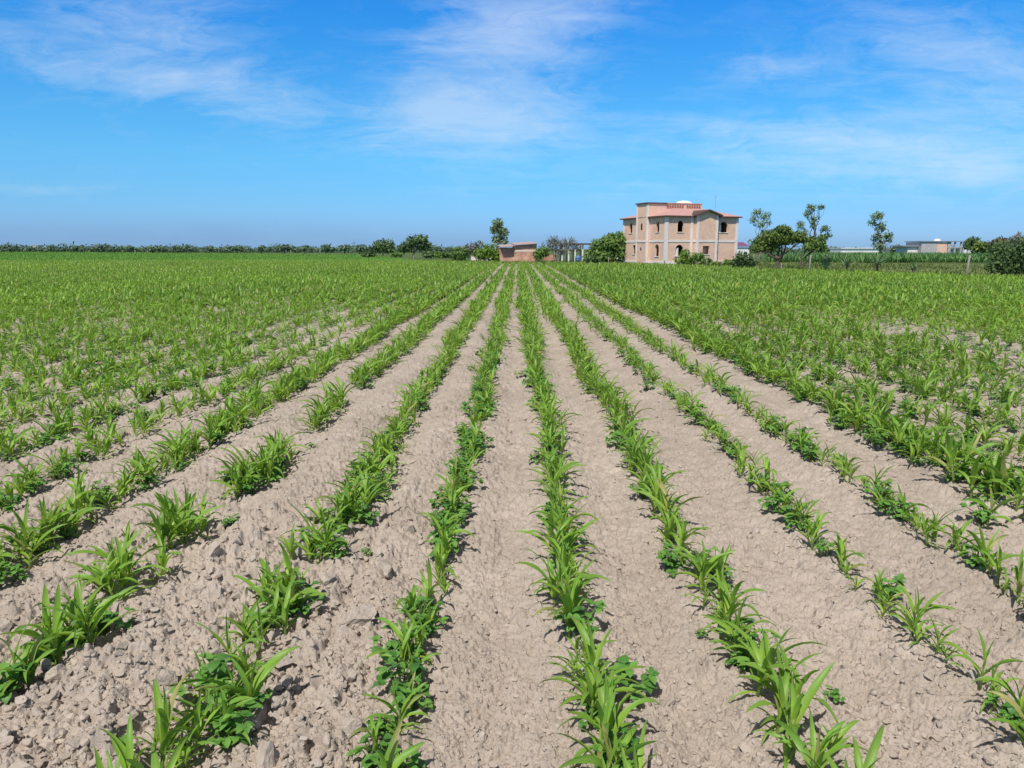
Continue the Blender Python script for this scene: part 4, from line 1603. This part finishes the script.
o = thing('small_house', 'small white house with purple roof behind the brick house', 'house', (pt(743, 250, 130)[0], 130, -0.15))
org = o.location
s = MB(); block(s, 735, 749.5, 246.5, 130, 5, org, 0); s.build('wall', M['white'], o)
a, b = pt(733.5, 246.5, 130), pt(750, 246.5, 130)
s = MB()
z1, z2 = a[2] + 0.15, pt(740, 242, 130)[2] + 0.15
s.poly([(a[0] - org[0], -0.3, z1), (b[0] - org[0], -0.3, z1), (b[0] - org[0] - 0.5, 2.5, z2), (a[0] - org[0] + 0.5, 2.5, z2)])
s.poly([(a[0] - org[0], 5.3, z1), (a[0] - org[0] + 0.5, 2.5, z2), (b[0] - org[0] - 0.5, 2.5, z2), (b[0] - org[0], 5.3, z1)])
for xx, k in ((a[0] - org[0], 0.5), (b[0] - org[0], -0.5)):
    s.poly([(xx, -0.3, z1), (xx + k, 2.5, z2), (xx, 5.3, z1)])
s.poly([(a[0] - org[0], -0.3, z1 - 0.003), (a[0] - org[0], 5.3, z1 - 0.003), (b[0] - org[0], 5.3, z1 - 0.003), (b[0] - org[0], -0.3, z1 - 0.003)])
s.build('roof', M['purple'], o)
s = MB(); s.box(0.3, 0.75, -0.03, 0.1, 0.9, 1.5); s.build('window', M['dark'], o)

o = thing('long_building', 'long low white building behind the solitary eucalyptus', 'building', (pt(860, 250, 230)[0], 230, -0.15))
org = o.location
s = MB(); block(s, 841, 879, 248.6, 230, 8, org, 0); s.build('wall', M['white'], o)
a, b = pt(840.5, 248.6, 230), pt(879.5, 247.9, 230)
s = MB(); s.box(a[0] - org[0], b[0] - org[0], -0.4, 8.4, a[2] + 0.155, a[2] + 0.42); s.build('roof', M['white'], o)
s = MB(); a, b = pt(890, 250, 235), pt(902, 250.5, 235)
o2 = thing('small_house', 'tiny pale hut left of the unfinished grey building', 'house', (a[0], 235, -0.15))
s.box(0, b[0] - a[0], 0, 4, 0, 1.9); s.build('wall', M['concrete'], o2)
s = MB(); s.box(-0.2, b[0] - a[0] + 0.2, -0.3, 4.3, 1.905, 2.1); s.build('roof', M['sheet'], o2)

d = 175
o = thing('unfinished_building', 'unfinished grey block building with open concrete frame and flat roofs', 'building', (pt(932, 250, d)[0], d, -0.15))
org = o.location
X_ = lambda px: pt(px, 250, d)[0] - org[0]
Z_ = lambda py: pt(932, py, d)[2] + 0.15
s = MB(); s.box(X_(921), X_(937), 0, 7, 0, Z_(242)); s.build('wall', M['grey_block'], o)
s = MB(); s.box(X_(911), X_(920.9), 1.5, 7, 0, Z_(246.6)); s.build('wall', M['concrete'], o)
s = MB(); s.box(X_(937.02), X_(947), 0.05, 6.9, 0, Z_(242.2)); s.build('wall', M['brick'], o)
s = MB(); s.box(X_(905), X_(921), 1.0, 7.4, Z_(246.5), Z_(245.4)); s.box(X_(920), X_(962), -0.3, 7.4, Z_(241.6), Z_(240.9)); s.build('roof', M['metal'], o)
for px in (948.5, 950, 955, 961):
    for y in (0.2, 6.0):
        s = MB(); s.box(X_(px) - 0.16, X_(px) + 0.16, y - 0.16, y + 0.16, 0, Z_(241.85)); s.build('column', M['grey_block'], o)
s = MB(); s.box(X_(947.2), X_(962), 0.0, 6.5, Z_(247.8), Z_(247.2)); s.build('floor_slab', M['grey_block'], o)
s = MB(); s.box(X_(951), X_(957.5), 1.5, 3.0, 0, Z_(249.5)); s.build('low_partition', M['white'], o)
s = MB()
for i in range(4):
    for k in range(12):
        q = lambda i_, k_: (X_(943.5) + 0.8 * math.cos(i_ * math.pi / 8) * math.cos(k_ * math.pi / 6), 3 + 0.8 * math.cos(i_ * math.pi / 8) * math.sin(k_ * math.pi / 6), Z_(240.75) + 0.5 * math.sin(i_ * math.pi / 8))
        s.poly([q(i, k), q(i, k + 1), q(i + 1, k + 1), q(i + 1, k)])
s.build('water_tank', M['white'], o, True)
for px, lab in ((965.5, 'white standing pillar at the end of the unfinished building'), (969.5, 'shorter white pillar beside the taller one')):
    d2 = 160
    tp = pt(px, 241.5 if px < 967 else 246.5, d2)
    s = MB(); s.box(-0.28, 0.28, -0.28, 0.28, -0.15, tp[2]); s.box(-0.36, 0.36, -0.36, 0.36, tp[2] + 0.002, tp[2] + 0.12)
    tag(s.build('gate_pillar', M['white'], None, False, (tp[0], d2, 0)), lab, 'pillar', 'white pillars by the unfinished building')

# far left: a white building and a tall pole beside the trees
o = thing('far_building', 'tiny white building showing above the far left tree line', 'building', (pt(35, 250, 470)[0], 470, -0.15))
s = MB(); s.box(-2, 2, 0, 6, 0, 4.0); s.build('wall', M['white'], o)
s = MB(); s.box(-2.3, 2.3, -0.3, 6.3, 4.01, 4.4); s.build('roof', M['sheet'], o)


# ------------------------------------------------------------------ light and sky
SUN_EL, SUN_AZ = R(56), R(202)      # the sun stands high behind the camera, a little to the left
sd = bpy.data.lights.new('sun', 'SUN')
sd.energy = 4.4
sd.angle = R(0.53)
sd.color = (1.0, 0.955, 0.885)
so = bpy.data.objects.new('sun', sd)
col.objects.link(so)
so.location = (0, -20, 40)
sdir = Vector((math.sin(SUN_AZ) * math.cos(SUN_EL), math.cos(SUN_AZ) * math.cos(SUN_EL), math.sin(SUN_EL)))
so.rotation_euler = (-sdir).to_track_quat('-Z', 'Y').to_euler()

w = bpy.data.worlds.new('World')
scene.world = w
w.use_nodes = True
nt = w.node_tree
nt.nodes.clear()


class WN(NT):
    def __init__(self, tree):
        self.t = tree


k = WN(nt)
sky = k.n('ShaderNodeTexSky')
sky.sky_type = 'NISHITA'
sky.sun_disc = False
sky.sun_elevation = SUN_EL
sky.sun_rotation = SUN_AZ
sky.altitude = 1900
sky.air_density = 1.0
sky.dust_density = 0.6
sky.ozone_density = 2.5
tc = k.n('ShaderNodeTexCoord').outputs['Generated']
xyz = k.n('ShaderNodeSeparateXYZ')
k.l(tc, xyz.inputs[0])
el = xyz.outputs[2]
# clear-air colour by height; unseen zenith warmed to take blue out of the shade
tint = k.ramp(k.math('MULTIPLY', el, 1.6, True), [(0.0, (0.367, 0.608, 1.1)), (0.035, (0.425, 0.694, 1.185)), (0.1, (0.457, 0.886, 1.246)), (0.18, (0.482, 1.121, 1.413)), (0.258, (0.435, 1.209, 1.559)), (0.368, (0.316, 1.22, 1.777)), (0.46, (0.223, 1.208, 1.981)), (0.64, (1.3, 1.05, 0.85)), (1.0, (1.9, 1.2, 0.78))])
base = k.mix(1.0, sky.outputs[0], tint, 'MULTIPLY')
# cirrus: streaked noise on a high plane, thick only in a few wide veils
zc = k.math('ADD', k.math('MAXIMUM', el, 0.0), 0.07)
u = k.math('DIVIDE', xyz.outputs[0], zc)
v = k.math('DIVIDE', xyz.outputs[1], zc)
cb = k.n('ShaderNodeCombineXYZ')
k.l(u, cb.inputs[0]); k.l(v, cb.inputs[1])
mp = k.n('ShaderNodeMapping')
mp.inputs['Rotation'].default_value = (0, 0, R(-28))
mp.inputs['Scale'].default_value = (0.55, 1.25, 1)
k.l(cb.outputs[0], mp.inputs[0])
warp = k.n('ShaderNodeTexNoise')
warp.inputs['Scale'].default_value = 0.8
warp.inputs['Detail'].default_value = 4
k.l(mp.outputs[0], warp.inputs['Vector'])
wv = k.n('ShaderNodeVectorMath'); wv.operation = 'MULTIPLY_ADD'
k.l(warp.outputs['Color'], wv.inputs[0]); wv.inputs[1].default_value = (1.1, 1.1, 0); k.l(mp.outputs[0], wv.inputs[2])
f1 = k.noise(wv.outputs[0], 1.5, 10, 0.62)
f2 = k.noise(wv.outputs[0], 5.5, 8, 0.65)
ca = k.n('ShaderNodeCombineXYZ')
yq = k.math('MAXIMUM', xyz.outputs[1], 0.05)
k.l(k.math('DIVIDE', xyz.outputs[0], yq), ca.inputs[0]); k.l(k.math('DIVIDE', el, yq), ca.inputs[1])
m3 = k.n('ShaderNodeMapping')
m3.inputs['Rotation'].default_value = (0, 0, R(-16))
m3.inputs['Scale'].default_value = (4.2, 13.0, 1)
k.l(ca.outputs[0], m3.inputs[0])
w3 = k.n('ShaderNodeTexNoise')
w3.inputs['Scale'].default_value = 1.3
w3.inputs['Detail'].default_value = 6
k.l(m3.outputs[0], w3.inputs['Vector'])
v3 = k.n('ShaderNodeVectorMath'); v3.operation = 'MULTIPLY_ADD'
k.l(w3.outputs['Color'], v3.inputs[0]); v3.inputs[1].default_value = (1.6, 1.6, 0); k.l(m3.outputs[0], v3.inputs[2])
f3 = k.noise(v3.outputs[0], 2.3, 12, 0.66)
wisp = k.math('ADD', k.math('ADD', k.math('MULTIPLY', f1, 0.35), k.math('MULTIPLY', f2, 0.15)), k.math('MULTIPLY', f3, 0.5))
yy = k.math('MAXIMUM', xyz.outputs[1], 0.05)
az_n = k.math('DIVIDE', xyz.outputs[0], yy)
el_n = k.math('DIVIDE', el, yy)


def veil(px, py, hw, hh, rot, amp):
    p = pt(px, py, 1.0)
    a0, e0 = p[0], p[2] - CAM_H
    a, b = hw / F, hh / F
    dx, dy = k.math('SUBTRACT', az_n, a0), k.math('SUBTRACT', el_n, e0)
    c_, s_ = math.cos(R(rot)), math.sin(R(rot))
    p1 = k.math('ADD', k.math('MULTIPLY', dx, c_ / a), k.math('MULTIPLY', dy, s_ / a))
    p2 = k.math('ADD', k.math('MULTIPLY', dx, -s_ / b), k.math('MULTIPLY', dy, c_ / b))
    r2 = k.math('ADD', k.math('MULTIPLY', p1, p1), k.math('MULTIPLY', p2, p2))
    return k.math('MULTIPLY', k.math('EXPONENT', k.math('MULTIPLY', r2, -1.0)), amp)


tot = None
for args in ((190, 78, 120, 34, -12, 0.62), (140, 15, 90, 26, 0, 0.5), (500, 70, 90, 85, 55, 0.62), (545, 10, 100, 35, 20, 0.55), (480, 125, 120, 22, 0, 0.5),
             (760, 70, 60, 16, 5, 0.4), (860, 150, 180, 30, -3, 0.42), (975, 120, 150, 95, 0, 0.36), (420, 112, 55, 22, 20, 0.45), (800, 134, 130, 9, -5, 0.42), (890, 168, 170, 10, -4, 0.36), (940, 40, 120, 30, -20, 0.35), (700, 190, 120, 14, 0, 0.25), (40, 190, 90, 10, 0, 0.25), (30, 55, 60, 20, -30, 0.35)):
    vl = veil(*args)
    tot = vl if tot is None else k.math('ADD', tot, vl)
cov = k.math('MULTIPLY', k.math('SUBTRACT', k.math('ADD', wisp, k.math('MULTIPLY', tot, 0.27)), 0.515, True), 3.6, True)
cov = k.math('MULTIPLY', cov, k.math('MINIMUM', k.math('MULTIPLY', k.math('ADD', tot, 0.10), 0.92), 0.44))
cov = k.math('MULTIPLY', cov, k.math('MULTIPLY', el, 12.0, True))
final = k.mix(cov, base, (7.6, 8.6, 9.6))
bank = k.math('ADD', veil(120, 236, 420, 17, 0, 0.62), veil(640, 246, 600, 10, 0, 0.35))
bank = k.math('MULTIPLY', bank, k.math('ADD', k.math('MULTIPLY', f3, 1.2), 0.2), True)
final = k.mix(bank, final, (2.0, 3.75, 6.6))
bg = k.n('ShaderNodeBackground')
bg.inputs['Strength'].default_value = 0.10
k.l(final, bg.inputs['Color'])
wo = k.n('ShaderNodeOutputWorld')
k.l(bg.outputs[0], wo.inputs['Surface'])

# ------------------------------------------------------------------ render settings
scene.view_settings.view_transform = 'Standard'
scene.view_settings.look = 'None'
scene.view_settings.exposure = 0
scene.view_settings.gamma = 1
scene.render.engine = 'CYCLES'
scene.cycles.max_bounces = 6
scene.cycles.transmission_bounces = 4
scene.cycles.use_denoising = True
scene.render.resolution_x, scene.render.resolution_y = 1024, 768
